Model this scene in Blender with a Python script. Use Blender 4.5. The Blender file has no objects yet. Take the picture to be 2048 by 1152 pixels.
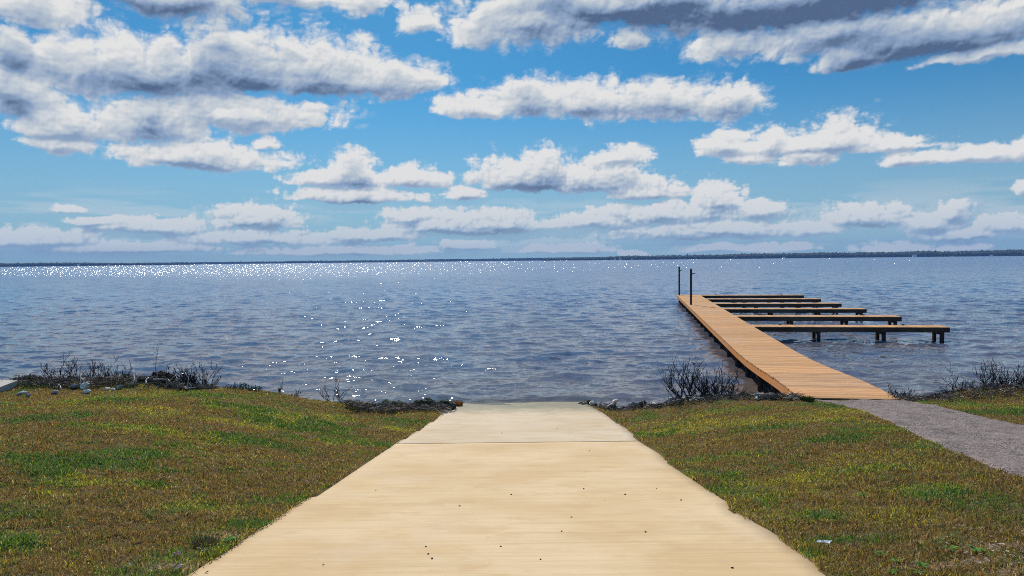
import bpy, math, random
import numpy as np
from mathutils import Vector

# ------------------------------------------------------------------ camera, sky, sun, exposure
SC = bpy.context.scene
COL = SC.collection
R = math.radians
EYE = 4.8                                   # metres above the water (water is z = 0)
F = 1365.33                                 # focal length in pixels of the 2048 px wide photograph
PITCH, ROLL = R(2.33), R(0.63)
cp, sp = math.cos(PITCH), math.sin(PITCH)
FWD = np.array([0, cp, -sp]); R0 = np.array([1.0, 0, 0]); U0 = np.array([0, sp, cp])
RGT = R0*math.cos(ROLL) - U0*math.sin(ROLL)
UPV = U0*math.cos(ROLL) + R0*math.sin(ROLL)
cam_d = bpy.data.cameras.new('camera'); cam = bpy.data.objects.new('camera', cam_d); COL.objects.link(cam)
cam_d.sensor_width = 36; cam_d.lens = 24; cam_d.clip_start = 0.05; cam_d.clip_end = 30000
from mathutils import Matrix
m = Matrix(((RGT[0], UPV[0], -FWD[0], 0), (RGT[1], UPV[1], -FWD[1], 0), (RGT[2], UPV[2], -FWD[2], EYE), (0, 0, 0, 1)))
cam.matrix_world = m
SC.camera = cam

SUN_AZ, SUN_EL = R(-13), R(38)              # measured from +Y, to the left
sun_dir = Vector((math.sin(SUN_AZ)*math.cos(SUN_EL), math.cos(SUN_AZ)*math.cos(SUN_EL), math.sin(SUN_EL)))
sl = bpy.data.lights.new('sun', 'SUN'); sun = bpy.data.objects.new('sun', sl); COL.objects.link(sun)
sl.energy = 4.6; sl.angle = R(0.53); sl.color = (1.0, 0.93, 0.82)
sun.rotation_euler = sun_dir.to_track_quat('Z', 'Y').to_euler()

SC.view_settings.view_transform = 'Standard'; SC.view_settings.look = 'None'
SC.view_settings.exposure = 0.0; SC.view_settings.gamma = 1; SC.view_settings.use_curve_mapping = False
SC.render.engine = 'CYCLES'
SC.cycles.use_denoising = False
SC.cycles.pixel_filter_type = 'BLACKMAN_HARRIS'; SC.cycles.filter_width = 1.0
SC.cycles.max_bounces = 6; SC.cycles.diffuse_bounces = 2; SC.cycles.glossy_bounces = 3
SC.cycles.transmission_bounces = 3; SC.cycles.volume_bounces = 0; SC.cycles.transparent_max_bounces = 6
SC.cycles.sample_clamp_indirect = 6
SC.cycles.caustics_reflective = False; SC.cycles.caustics_refractive = False

def pdir(px, py):
    d = FWD + RGT*((px-1024)/F) + UPV*((576-py)/F)
    return d
def on_z(px, py, z):
    d = pdir(px, py); t = (z-EYE)/d[2]
    return d[0]*t, d[1]*t

class NT:
    def __init__(s, tree): s.t = tree; s.n = tree.nodes; s.l = tree.links
    def add(s, typ, ins=None, **kw):
        nd = s.n.new(typ)
        for k, v in kw.items(): setattr(nd, k, v)
        for k, v in (ins or {}).items(): s.put(nd.inputs[k], v)
        return nd
    def put(s, sock, v):
        if isinstance(v, bpy.types.NodeSocket): s.l.new(v, sock)
        else: sock.default_value = v
    def m(s, op, a, b=None, c=None, clamp=False):
        nd = s.n.new('ShaderNodeMath'); nd.operation = op; nd.use_clamp = clamp
        for i, v in enumerate((a, b, c)):
            if v is not None: s.put(nd.inputs[i], v)
        return nd.outputs[0]
    def v(s, op, a, b=None):
        nd = s.n.new('ShaderNodeVectorMath'); nd.operation = op
        s.put(nd.inputs[0], a)
        if b is not None:
            if op == 'SCALE': s.put(nd.inputs['Scale'], b)
            else: s.put(nd.inputs[1], b)
        return nd.outputs['Value'] if op in ('LENGTH', 'DOT_PRODUCT') else nd.outputs[0]
    def noise(s, vec, scale, detail=4, rough=0.55, color=False, dist=0.0):
        nd = s.add('ShaderNodeTexNoise', {'Scale': scale, 'Detail': detail, 'Roughness': rough, 'Distortion': dist})
        if vec is not None: s.put(nd.inputs['Vector'], vec)
        return nd.outputs['Color'] if color else nd.outputs[0]
    def step(s, x, a, b, lo=0.0, hi=1.0):
        nd = s.add('ShaderNodeMapRange', {'From Min': a, 'From Max': b, 'To Min': lo, 'To Max': hi}, interpolation_type='SMOOTHSTEP')
        s.put(nd.inputs['Value'], x)
        return nd.outputs[0]
    def mix(s, f, a, b, mode='MIX'):
        nd = s.add('ShaderNodeMix', data_type='RGBA', blend_type=mode)
        s.put(nd.inputs[0], f)
        for k, c in ((6, a), (7, b)):
            if isinstance(c, tuple) and len(c) == 3: c = (*c, 1)
            s.put(nd.inputs[k], c)
        return nd.outputs[2]

# ---- clouds of the sky: (px, py, half width, half height up, half height down), placed by direction
CLOUDS = [
 # upper left deck
 (60, 25, 170, 60, 30), (330, 0, 240, 50, 32), (30, 110, 105, 60, 40), (560, -10, 150, 45, 20),
 # big cumulus
 (300, 165, 240, 110, 26), (500, 150, 130, 128, 40), (640, 160, 170, 98, 34), (790, 165, 122, 52, 26), (150, 150, 130, 62, 45), (20, 195, 110, 70, 40),
 # beneath it
 (130, 262, 130, 60, 20), (470, 235, 235, 50, 32), (290, 245, 150, 55, 38), (120, 290, 85, 24, 18),
 (400, 322, 195, 46, 20), (535, 290, 38, 22, 10),
 # top middle / right deck
 (720, 8, 80, 40, 26), (850, 50, 58, 45, 26), (1060, 55, 180, 70, 46), (1252, 88, 34, 22, 14), (1250, 12, 330, 60, 40), (1600, 15, 420, 60, 46),
 (1450, 98, 100, 38, 24), (1620, 80, 200, 60, 36), (1880, 80, 280, 80, 40), (1700, 122, 90, 26, 18), (1960, 120, 150, 30, 8),
 # middle bar
 (950, 222, 95, 40, 16), (1040, 212, 105, 62, 26), (1170, 210, 130, 60, 32), (1330, 208, 140, 52, 32), (1455, 205, 92, 50, 34),
 # right middle
 (1455, 298, 70, 36, 22), (1545, 292, 46, 44, 24), (1650, 292, 160, 52, 14), (1620, 312, 70, 16, 20), (1500, 318, 62, 14, 12), (1780, 295, 98, 30, 8),
 (1822, 320, 84, 20, 14), (1950, 312, 100, 26, 14), (2050, 300, 40, 30, 20), (2050, 380, 24, 16, 14),
 # mid low
 (712, 362, 58, 64, 10), (650, 362, 84, 24, 10), (830, 362, 84, 34, 12), (712, 400, 138, 32, 9), (935, 392, 42, 22, 8),
 (1055, 366, 128, 66, 18), (1170, 372, 115, 52, 18), (1235, 322, 66, 28, 10), (1295, 390, 88, 30, 12),
 # low rows
 (135, 422, 38, 12, 6), (515, 448, 112, 42, 12), (310, 458, 130, 26, 12), (70, 482, 150, 34, 12), (520, 480, 180, 22, 12), (260, 500, 220, 18, 8), (200, 445, 80, 14, 6),
 (810, 438, 56, 22, 10), (900, 458, 150, 36, 12), (1010, 450, 85, 38, 14), (760, 472, 110, 18, 10),
 (1440, 405, 66, 46, 16), (1330, 432, 190, 30, 16), (1520, 420, 66, 24, 16), (1180, 446, 110, 22, 14), (1420, 464, 220, 24, 14), (1620, 462, 90, 20, 12),
 (1735, 442, 92, 40, 14), (1860, 452, 80, 30, 14), (1905, 430, 46, 34, 20), (2010, 455, 90, 34, 14), (1930, 470, 110, 16, 10),
 (700, 504, 240, 16, 6), (930, 494, 68, 16, 6), (1130, 502, 110, 17, 6), (1430, 500, 68, 12, 5), (1560, 500, 90, 17, 5), (1780, 500, 80, 17, 5), (1920, 496, 64, 18, 6), (1270, 510, 32, 10, 5),
 # beyond the picture on either side and above
 (-220, 140, 190, 90, 40), (-260, 330, 160, 40, 16), (-200, 470, 200, 26, 12), (2330, 120, 180, 70, 40), (2300, 330, 150, 40, 16), (2300, 460, 170, 26, 12), (2500, 250, 120, 40, 20)]
# thick parts that let less light through
SHADE = [(300, 8, 210, 26, 1.0), (30, 110, 40, 60, .6), (15, 215, 45, 26, .8), (390, 172, 250, 22, .9), (520, 150, 150, 30, .5), (430, 105, 50, 40, .35), (730, 180, 90, 14, .4), (290, 240, 50, 45, .7), (180, 265, 40, 26, .4), (380, 332, 80, 9, .5),
 (1120, 10, 130, 20, .7), (1330, 30, 200, 36, .9), (1560, 22, 300, 34, 1.2), (1750, 10, 180, 26, .9), (1500, 80, 60, 16, .5), (1720, 85, 90, 40, .6), (1900, 85, 200, 30, .9), (1840, 118, 170, 12, .8), (1060, 95, 90, 12, .4),
 (1045, 205, 24, 36, .6), (1180, 220, 60, 16, .5), (1340, 218, 100, 18, .6), (1480, 220, 60, 18, .5), (715, 355, 26, 26, .6), (720, 402, 90, 6, .5), (1080, 375, 110, 16, .6), (1100, 345, 34, 20, .4), (1240, 376, 40, 10, .5),
 (1600, 305, 120, 8, .35), (500, 450, 60, 8, .4), (960, 460, 80, 7, .4), (1760, 452, 60, 7, .4), (1885, 440, 30, 12, .3)]

def uv_of(px, py):
    d = pdir(px, py); h = math.hypot(d[0], d[1])
    return math.atan2(d[0], d[1]), d[2]/h

def build_world():
    w = bpy.data.worlds.new('World'); SC.world = w; w.use_nodes = True
    k = NT(w.node_tree); w.node_tree.nodes.clear()
    tc = k.add('ShaderNodeTexCoord')
    x, y, z = k.add('ShaderNodeSeparateXYZ', {0: tc.outputs['Generated']}).outputs
    sky = k.add('ShaderNodeTexSky', sky_type='NISHITA', sun_disc=False, sun_elevation=SUN_EL, sun_rotation=SUN_AZ,
                air_density=1.0, dust_density=0.3, ozone_density=3.0, altitude=300)
    base = k.mix(1.0, sky.outputs[0], SKY_TINT, 'MULTIPLY')
    base = k.v('SCALE', base, 0.088)
    low = k.step(z, 0.0, 0.26, 1.0, 0.0)
    base = k.mix(k.m('MULTIPLY', low, 0.80), base, (0.345, 0.49, 0.60))
    base = k.v('SCALE', base, k.step(z, .36, .60, 1.0, 2.5))      # upper sky boosted all round, added to brighten and bluen the water's reflections
    # loose cumulus in the part of the sky the cloud bank does not cover
    q = k.v('MULTIPLY', tc.outputs['Generated'], (1, 1, 1.6))
    n = k.noise(q, 3.4, 6, 0.6)
    a = k.m('MULTIPLY', k.step(n, .62, .70), k.step(z, .40, .48))
    a = k.m('MAXIMUM', a, k.m('MULTIPLY', k.step(n, .54, .62), k.m('MULTIPLY', k.step(y, .2, .45, 1, 0), k.step(z, .03, .1))))
    full = k.mix(k.m('MULTIPLY', a, .9), base, k.mix(k.step(n, .58, .75), (0.75, 0.78, 0.80), (0.30, 0.36, 0.46)))
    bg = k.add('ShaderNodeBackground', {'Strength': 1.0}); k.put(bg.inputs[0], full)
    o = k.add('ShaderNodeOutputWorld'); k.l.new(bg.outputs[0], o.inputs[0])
    w.cycles.sampling_method = 'MANUAL'; w.cycles.sample_map_resolution = 512
SKY_TINT = (0.22, 0.66, 0.86)
build_world()

# ------------------------------------------------------------------ helpers
rng = np.random.default_rng(7)
random.seed(7)
def lat(ix, iy, seed):
    n = (ix*374761393 + iy*668265263 + seed*1442695041) & 0xffffffff
    n = ((n ^ (n >> 13))*1274126177) & 0xffffffff
    return ((n ^ (n >> 16)) & 0xffff)/65535.0
def vnoise(x, y, seed=0):
    x = np.asarray(x, float); y = np.asarray(y, float)
    ix = np.floor(x).astype(np.int64); iy = np.floor(y).astype(np.int64)
    fx = x-ix; fy = y-iy; fx = fx*fx*(3-2*fx); fy = fy*fy*(3-2*fy)
    a = lat(ix, iy, seed); b = lat(ix+1, iy, seed); c = lat(ix, iy+1, seed); d = lat(ix+1, iy+1, seed)
    return (a*(1-fx)+b*fx)*(1-fy) + (c*(1-fx)+d*fx)*fy
def fbm(x, y, sc, oct=4, seed=0):
    t = 0; a = 1; s = 0
    for i in range(oct):
        t = t + a*vnoise(np.asarray(x)*sc+i*17.3, np.asarray(y)*sc-i*9.1, seed+i); s += a; a *= .55; sc *= 2.03
    return t/s
def sstep(x, a, b):
    t = np.clip((np.asarray(x, float)-a)/(b-a), 0, 1); return t*t*(3-2*t)

def raw_mesh(name, V, loops, starts, totals, smooth=False):
    me = bpy.data.meshes.new(name)
    V = np.asarray(V, np.float32)
    me.vertices.add(len(V)); me.vertices.foreach_set('co', V.ravel())
    me.loops.add(len(loops)); me.loops.foreach_set('vertex_index', np.asarray(loops, np.int32))
    me.polygons.add(len(starts)); me.polygons.foreach_set('loop_start', np.asarray(starts, np.int32))
    me.update(calc_edges=True); me.validate()
    if smooth: me.shade_smooth()
    return me
def link(name, me, mat=None, parent=None, loc=(0, 0, 0)):
    o = bpy.data.objects.new(name, me); COL.objects.link(o)
    if mat is not None: me.materials.append(mat)
    if parent is not None: o.parent = parent
    o.location = loc
    return o
def tag(o, label=None, cat=None, group=None, kind=None):
    if label: o['label'] = label
    if cat: o['category'] = cat
    if group: o['group'] = group
    if kind: o['kind'] = kind
    return o
def empty(name, loc, rz=0):
    o = bpy.data.objects.new(name, None); COL.objects.link(o); o.location = loc; o.rotation_euler = (0, 0, rz)
    o.empty_display_size = .1
    return o
def grid_mesh(name, X, Y, Z, smooth=True):
    nr, nc = X.shape
    V = np.stack([X, Y, Z], -1).reshape(-1, 3)
    i = np.arange(nr*nc).reshape(nr, nc)
    q = np.stack([i[:-1, :-1], i[:-1, 1:], i[1:, 1:], i[1:, :-1]], -1).reshape(-1, 4)
    n = len(q)
    return raw_mesh(name, V, q.ravel(), np.arange(n)*4, np.full(n, 4), smooth)
def set_attr(me, name, vals):
    a = me.attributes.new(name, 'FLOAT', 'POINT'); a.data.foreach_set('value', np.asarray(vals, np.float32))
def set_col(me, name, vals):
    a = me.attributes.new(name, 'FLOAT_COLOR', 'POINT')
    v = np.ones((len(vals), 4), np.float32); v[:, :3] = vals
    a.data.foreach_set('color', v.ravel())

class MB:
    def __init__(s): s.V = []; s.F = []; s.A = []; s.a = 0.0
    def quad(s, pts):
        b = len(s.V); s.V += [tuple(p) for p in pts]; s.A += [s.a]*len(pts); s.F.append(tuple(range(b, b+len(pts))))
    def box(s, c, size, ax=(1, 0, 0), ay=None, az=(0, 0, 1), jit=0):
        ax = Vector(ax).normalized(); az = Vector(az).normalized()
        ay = Vector(ay).normalized() if ay is not None else az.cross(ax).normalized()
        c = Vector(c); b = len(s.V)
        for dz in (-.5, .5):
            for dx, dy in ((-.5, -.5), (.5, -.5), (.5, .5), (-.5, .5)):
                s.V.append(tuple(c + ax*dx*size[0] + ay*dy*size[1] + az*dz*size[2])); s.A.append(s.a)
        for f in ((3, 2, 1, 0), (4, 5, 6, 7), (0, 1, 5, 4), (1, 2, 6, 5), (2, 3, 7, 6), (3, 0, 4, 7)):
            s.F.append(tuple(b+i for i in f))
    def tube(s, pts, rad, n=5, cap=True):
        pts = [Vector(p) for p in pts]; b = len(s.V)
        for i, p in enumerate(pts):
            d = (pts[min(i+1, len(pts)-1)]-pts[max(i-1, 0)])
            if d.length < 1e-9: d = Vector((0, 0, 1))
            d.normalize()
            a = d.cross(Vector((0, 0, 1)) if abs(d.z) < .9 else Vector((1, 0, 0))).normalized(); c = d.cross(a)
            r = rad[i] if hasattr(rad, '__len__') else rad
            for j in range(n):
                t = 2*math.pi*j/n
                s.V.append(tuple(p + a*math.cos(t)*r + c*math.sin(t)*r)); s.A.append(s.a)
        for i in range(len(pts)-1):
            for j in range(n):
                s.F.append((b+i*n+j, b+i*n+(j+1) % n, b+(i+1)*n+(j+1) % n, b+(i+1)*n+j))
        if cap:
            s.F.append(tuple(b+j for j in range(n))[::-1]); s.F.append(tuple(b+(len(pts)-1)*n+j for j in range(n)))
    def build(s, name, mat, parent=None, loc=(0, 0, 0), smooth=False):
        me = bpy.data.meshes.new(name); me.from_pydata(s.V, [], s.F); me.update()
        set_attr(me, 'rnd', s.A)
        if smooth: me.shade_smooth()
        return link(name, me, mat, parent, loc)

def material(name):
    mt = bpy.data.materials.new(name); mt.use_nodes = True
    k = NT(mt.node_tree); mt.node_tree.nodes.clear()
    out = k.add('ShaderNodeOutputMaterial')
    return mt, k, out
def simple(name, c1, c2, scale=8, rough=0.8, bump=0.0, bscale=40, stretch=(1, 1, 1), rnd=0.0, detail=5):
    mt, k, out = material(name)
    tc = k.add('ShaderNodeTexCoord').outputs['Object']
    vec = k.v('MULTIPLY', tc, stretch)
    f = k.step(k.noise(vec, scale, detail, 0.6), 0.3, 0.7)
    col = k.mix(f, c1, c2)
    if rnd:
        at = k.add('ShaderNodeAttribute', attribute_name='rnd').outputs['Fac']
        g = k.m('ADD', 1.0-rnd*.5, k.m('MULTIPLY', at, rnd))
        col = k.v('SCALE', col, g)
    b = k.add('ShaderNodeBsdfPrincipled', {'Roughness': rough, 'Specular IOR Level': .5 if rough < .7 else .12}); k.put(b.inputs['Base Color'], col)
    if bump:
        bn = k.add('ShaderNodeBump', {'Strength': bump, 'Distance': 0.01}); k.put(bn.inputs['Height'], k.noise(vec, bscale, 4, .6))
        k.put(b.inputs['Normal'], bn.outputs[0])
    k.l.new(b.outputs[0], out.inputs[0])
    return mt

# ------------------------------------------------------------------ the cloud bank, a curved backdrop 9 km out
def billow(x, y, sc, oct, seed, g=.55):
    t = 0; a = 1; s = 0
    for i in range(oct):
        n = vnoise(x*sc+i*13.7, y*sc+i*5.3, seed+i)
        t = t + a*np.abs(2*n-1); s += a; a *= g; sc *= 2.1
    return t/s
def cloud_fields(nx=1300, ny=430):
    """coverage and light of the cumulus bank on a grid of azimuth and slope"""
    u1 = np.linspace(-.74, .74, nx); v1 = np.linspace(-.004, .44, ny)
    U, V = np.meshgrid(u1, v1)
    # everything below in photograph-sized units (1/1365 rad)
    X = U*F; Y = V*F
    near = sstep(V, .0, .33)
    sc = .55+.9*(1-near)                       # smaller lumps low down, farther away
    amp = 16+34*near
    wx = (fbm(X/80, Y/60, 1, 5, 1)-.5)*amp*1.1; wy = (fbm(X/80+50, Y/55, 1, 5, 2)-.5)*amp*.75
    Xw, Yw = X+wx, Y+wy
    L = np.full(X.shape, 9.0)
    for (cx, cy, rx, ru, rd) in CLOUDS:
        u, v = uv_of(cx, cy); cu = math.cos(u)
        dx = (Xw-u*F)/(rx*cu*cu*1.06); dy = (Yw-v*F)*1.0
        dy = np.where(dy > 0, dy/(ru*cu*1.08), -dy/(rd*cu*1.05))
        l = np.sqrt(dx*dx+dy*dy)
        k = .18; h = np.clip(.5+.5*(L-l)/k, 0, 1); L = L*(1-h)+l*h-k*h*(1-h)
    dark = np.zeros_like(X)
    for (cx, cy, rx, ry, am) in SHADE:
        u, v = uv_of(cx, cy); cu = math.cos(u)
        q = ((X+wx*1.5-u*F)/(rx*cu*cu))**2+((Y+wy*1.2-v*F)/(ry*cu))**2
        dark = dark + am*np.exp(-q*.75)
    M = 1-L
    n_low = fbm(X*.016, Y*.022, 1, 3, 8)-.5
    b = billow(Xw*.024, Yw*.030, 1, 6, 11, .58)-.34
    b2 = billow(X*.06, Y*.075, 1, 5, 91, .6)-.34
    f = fbm(X*.05, Y*.065, 1, 5, 23)-.5
    D = M + b*.72 + b2*.42*(1.3-near) + f*.26 + n_low*.25 + .03
    soft = .26+.16*near
    cover = sstep(D, 0.0, soft)
    wis = fbm(X*.030, Y*.06, 1, 6, 44)
    cover = np.maximum(cover, sstep(D+(.8*(wis-.5)), -.02, .60)*.5)
    strat = sstep(fbm(X*.0055, Y*.055, 1, 5, 71), .42, .66)*sstep(V, .0, .012)*(1-sstep(V, .035, .115))
    cover = np.maximum(cover, strat*.5)
    # light comes from above: how much cloud lies between a point and the sun
    dv = (v1[1]-v1[0])*F
    tau = np.zeros_like(D); s = np.zeros(nx); Ds = np.clip(M + n_low*.5 + f*.35 + b*.4, 0, .8)
    def blur(A, n, ax):
        k = np.hanning(n+2)[1:-1]; k /= k.sum(); return np.apply_along_axis(lambda a: np.convolve(np.pad(a, n//2, 'edge'), k, 'valid'), ax, A)
    sc_ = 12+16*near.mean(1)
    for r in range(ny-1, -1, -1):
        dec = math.exp(-dv/sc_[r]); s = s*dec + Ds[r]*dv/sc_[r]; tau[r] = s
    tau = blur(tau, 15, 1)
    def shift(A, dx, dy): return np.roll(np.roll(A, -dx, 1), -dy, 0)
    Dr = D*.6+M*0
    rel = (D-shift(D, -2, 4)) + .7*(D-shift(D, -5, 11))
    rel = np.clip(rel, -.5, .5)
    mott = fbm(X*.022, Y*.034, 1, 4, 61)-.5
    low = 1-sstep(V, .02, .16)
    light = 1.03 - .12*low + .45*rel*low + .5*mott*low - .62*np.clip(tau-.12, 0, 2)*(.75+.5*near) + .50*rel + .42*mott*near - .52*dark*(.85+.6*mott)
    light = blur(light, 3, 0); light = blur(light, 3, 1)
    light = np.clip(light, 0, 1)
    return U, V, cover, light

def build_clouds():
    U, V, cover, light = cloud_fields(1500, 480)
    Rr = 9000.0
    me = grid_mesh('sky', Rr*np.sin(U), Rr*np.cos(U), EYE+Rr*V)
    set_attr(me, 'cover', cover.ravel()); set_attr(me, 'light', light.ravel())
    mt, k, out = material('cumulus bank')
    cv = k.add('ShaderNodeAttribute', attribute_name='cover').outputs['Fac']
    li = k.add('ShaderNodeAttribute', attribute_name='light').outputs['Fac']
    pos = k.add('ShaderNodeTexCoord').outputs['Object']
    h = k.step(k.add('ShaderNodeSeparateXYZ', {0: pos}).outputs[2], 0.0, 1300.0)
    li = k.m('ADD', li, k.m('MULTIPLY', k.m('SUBTRACT', k.noise(pos, .020, 4, .6), .5), .09))
    cr = k.add('ShaderNodeValToRGB'); k.put(cr.inputs[0], li)
    e = cr.color_ramp.elements
    e[0].position = 0.0; e[0].color = (0.085, 0.135, 0.245, 1)
    e[1].position = 1.0; e[1].color = (0.79, 0.785, 0.77, 1)
    for p_, c_ in ((0.35, (0.25, 0.35, 0.52, 1)), (0.68, (0.50, 0.565, 0.635, 1))):
        q = e.new(p_); q.color = c_
    col = k.mix(k.m('MULTIPLY', k.m('SUBTRACT', 1.0, h), .32), cr.outputs[0], (.42, .53, .61))
    al = k.m('MULTIPLY', cv, k.step(h, 0.0, .7, .78, 1.0))
    em = k.add('ShaderNodeEmission', {'Strength': 1.0}); k.put(em.inputs[0], col)
    tr = k.add('ShaderNodeBsdfTransparent'); mx = k.add('ShaderNodeMixShader'); k.put(mx.inputs[0], al)
    k.l.new(tr.outputs[0], mx.inputs[1]); k.l.new(em.outputs[0], mx.inputs[2]); k.l.new(mx.outputs[0], out.inputs[0])
    mt.cycles.emission_sampling = 'NONE'
    tag(link('sky', me, mt), 'bank of white and blue grey cumulus clouds over the lake', 'clouds', kind='structure')
build_clouds()

# ------------------------------------------------------------------ the ground
RAMP_JOINT = 14.0
def ramp_h(y):
    y = np.asarray(y, float)
    return np.where(y < RAMP_JOINT, 1.655+0.1525*y, 3.79+0.117*(y-RAMP_JOINT))
def ramp_pt(px, py):
    d = pdir(px, py); t = 5.0
    for _ in range(60):
        y = d[1]*t; t = t + (-(ramp_h(y)) - d[2]*t)/(d[2]-0.16*d[1]*-1)*0.8
    return d[0]*t, d[1]*t
LE = [(379, 1152), (478, 1090), (492, 1078), (600, 1008), (625, 994), (696, 948), (746, 915), (787, 889), (819, 872), (873, 837), (898, 819)]
RE = [(1661, 1152), (1632, 1126), (1587, 1095), (1546, 1067), (1468, 1023), (1461, 1006), (1421, 982), (1382, 955), (1342, 928), (1319, 905), (1286, 887), (1264, 866), (1221, 835), (1178, 809)]
lx, ly = zip(*[ramp_pt(*p) for p in LE]); rx_, ry_ = zip(*[ramp_pt(*p) for p in RE])
def XL(y): return np.interp(y, ly, lx)
def XR(y): return np.interp(y, ry_, rx_)
def crest(x):
    x = np.asarray(x, float)
    c = np.interp(x, [-60, -15.5, -14.2, -11, -7, -5, -3.6, -2.2, 2.2, 3.0, 5, 8, 12, 20, 60], [22, 21, 18.6, 18.3, 18.0, 17.9, 18.6, 20.6, 21.3, 19.6, 17.9, 17.3, 17.8, 18.5, 20])
    return c + (fbm(x, x*0, .9, 3, 5)-.5)*.5
def ground_z(x, y):
    x = np.asarray(x, float); y = np.asarray(y, float)
    s = np.interp(x, [-14, -5, 5, 9, 14], [.091, .094, .116, .117, .117])
    lawn = 1.65 + s*y
    rh = ramp_h(y) - 0.02
    dl = np.clip(XL(y)-x, 0, None); dr = np.clip(x-XR(y), 0, None)
    t = np.where(x < 0, sstep(dl, -.6, 5.6), sstep(dr, -.3, 3.2))
    inside = (x > XL(y)+.05) & (x < XR(y)-.05)
    h = rh*(1-t) + lawn*t
    bump = ((fbm(x, y, 1.3, 4, 11)-.5)*.10+(fbm(x, y, 5.5, 2, 12)-.5)*.045)*np.clip(np.maximum(dl, dr)*1.5, 0, 1)
    h = h - bump
    yb = y-crest(x)
    md = .20*sstep(x, -15.0, -13.4)*sstep(x, -8.6, -9.8)*(.6+.8*fbm(x, y*0, 1.6, 3, 17)) + .09*sstep(x, 3.6, 5.0)*sstep(x, 8.0, 7.2) + .20*sstep(x, 10.8, 11.8) + .10*sstep(x, -5.4, -4.2)*sstep(x, -1.9, -2.6)
    h = h - md*np.exp(-((yb+.1)/.55)**2)
    h = h + np.where(inside, .10, 0)
    c = crest(x)
    over = y-c
    bank = np.clip(over, 0, None)
    fall = sstep(bank, 0, 1.2)*0.25 + np.clip(bank-.4, 0, None)*.75
    inr = sstep(np.maximum(dl, dr), 0, .6)
    h = h + fall*inr
    h = np.minimum(h, EYE + 1.2 + 0*x)
    return EYE - h
def gpt(px, py, dz=0.0):
    d = pdir(px, py); t = 3.0; prev = None
    while t < 60:
        z = EYE + d[2]*t - dz - float(ground_z(d[0]*t, d[1]*t))
        if z < 0: break
        prev = t; t += 0.15
    lo, hi = (prev or 2.9), t
    for _ in range(20):
        mid = (lo+hi)/2
        if EYE + d[2]*mid - dz - float(ground_z(d[0]*mid, d[1]*mid)) < 0: hi = mid
        else: lo = mid
    x, y = d[0]*lo, d[1]*lo
    return x, y, float(ground_z(x, y))
def at_crest(px, py, back=0.0):
    """a point on the bank in the direction of px; used where things stand on the crest"""
    d = pdir(px, py)
    y = 10.0
    for _ in range(30): y = float(crest(d[0]/d[1]*y)) + back
    x = d[0]/d[1]*y
    return x, y, float(ground_z(x, y))

# patches of the lawn in world metres, from where they lie in the photograph
PATCH = []   # kind, x, y, rx, ry, amp
def patch(kind, px, py, wx, wy, amp=1.0):
    x, y, z = gpt(px, py)
    h = EYE-z
    PATCH.append((kind, x, y, wx/F*y, wy/F*y*y/h*1.0, amp))
for a in [('g', 60, 840, 60, 10), ('g', 190, 930, 130, 16), ('g', 90, 940, 60, 12), ('g', 270, 905, 60, 10), ('g', 290, 970, 40, 8), ('g', 20, 1085, 45, 18), ('g', 500, 818, 70, 8),
          ('g', 590, 855, 90, 10), ('g', 480, 880, 90, 10), ('g', 640, 848, 50, 8), ('g', 400, 1080, 30, 12), ('g', 500, 1050, 60, 14, .7), ('g', 160, 830, 50, 8, .7), ('g', 420, 790, 80, 8, .8),
          ('y', 310, 825, 50, 8), ('y', 300, 858, 60, 7), ('y', 460, 845, 70, 7), ('y', 560, 830, 100, 7), ('y', 680, 838, 40, 7), ('y', 170, 968, 50, 10), ('y', 600, 838, 60, 6), ('y', 120, 990, 40, 6, .7),
          ('y', 780, 855, 50, 8, .8), ('g', 800, 840, 60, 8, .8), ('g', 760, 890, 40, 8, .8), ('g', 250, 800, 90, 7, .6),
          ('g', 1680, 875, 70, 12), ('g', 1540, 855, 80, 10, .7), ('y', 1360, 860, 70, 10), ('y', 1500, 845, 80, 9), ('g', 1315, 870, 30, 7, .7), ('y', 1620, 840, 80, 9, .8), ('g', 1640, 812, 60, 8, 1), ('y', 1700, 825, 50, 10, .8),
          ('g', 1420, 955, 60, 12, .6), ('y', 1590, 960, 50, 10, .6), ('g', 1730, 940, 60, 10, .6), ('g', 1640, 1035, 40, 10, .9), ('g', 1690, 1080, 80, 10, .6), ('g', 1890, 990, 60, 8, .6), ('g', 1610, 1110, 30, 14, .7),
          ('g', 1990, 825, 70, 9, 1.0), ('g', 2030, 830, 40, 8, 1.0), ('d', 1990, 1095, 60, 6, .8), ('d', 1930, 1125, 80, 9, .7), ('d', 2030, 1140, 50, 8, .8), ('d', 1850, 1083, 40, 5, .7), ('d', 440, 1075, 40, 8), ('d', 330, 1135, 60, 10, .8),
          ('b', 1240, 835, 20, 12), ('b', 1290, 880, 16, 14), ('b', 1350, 920, 16, 14), ('b', 1400, 960, 20, 14), ('b', 1290, 850, 60, 12, .7), ('b', 1450, 1010, 50, 16, .8), ('b', 700, 815, 100, 8, .7), ('b', 240, 1020, 200, 20, .4)]:
    patch(*a)
def field(kind, x, y):
    t = np.zeros_like(np.asarray(x, float))
    wob = (fbm(x, y, 1.6, 3, 40)-.5)*1.3
    for (kk, cx, cy, rx, ry, am) in PATCH:
        if kk != kind: continue
        d = np.sqrt(((x-cx)/(rx*1.15))**2 + ((y-cy)/(ry*1.15))**2)
        t = np.maximum(t, am*np.clip(1.35-d+wob, 0, 1))
    return t
PAL = {'brown': (.150, .082, .026), 'rust': (.225, .105, .026), 'tan': (.36, .25, .11), 'green': (.085, .165, .015), 'dgreen': (.022, .085, .010), 'yel': (.36, .31, .025), 'olive': (.130, .125, .016), 'soil': (.085, .055, .035), 'dirt': (.28, .19, .12)}
for k_ in PAL: PAL[k_] = np.array(PAL[k_])
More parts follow.
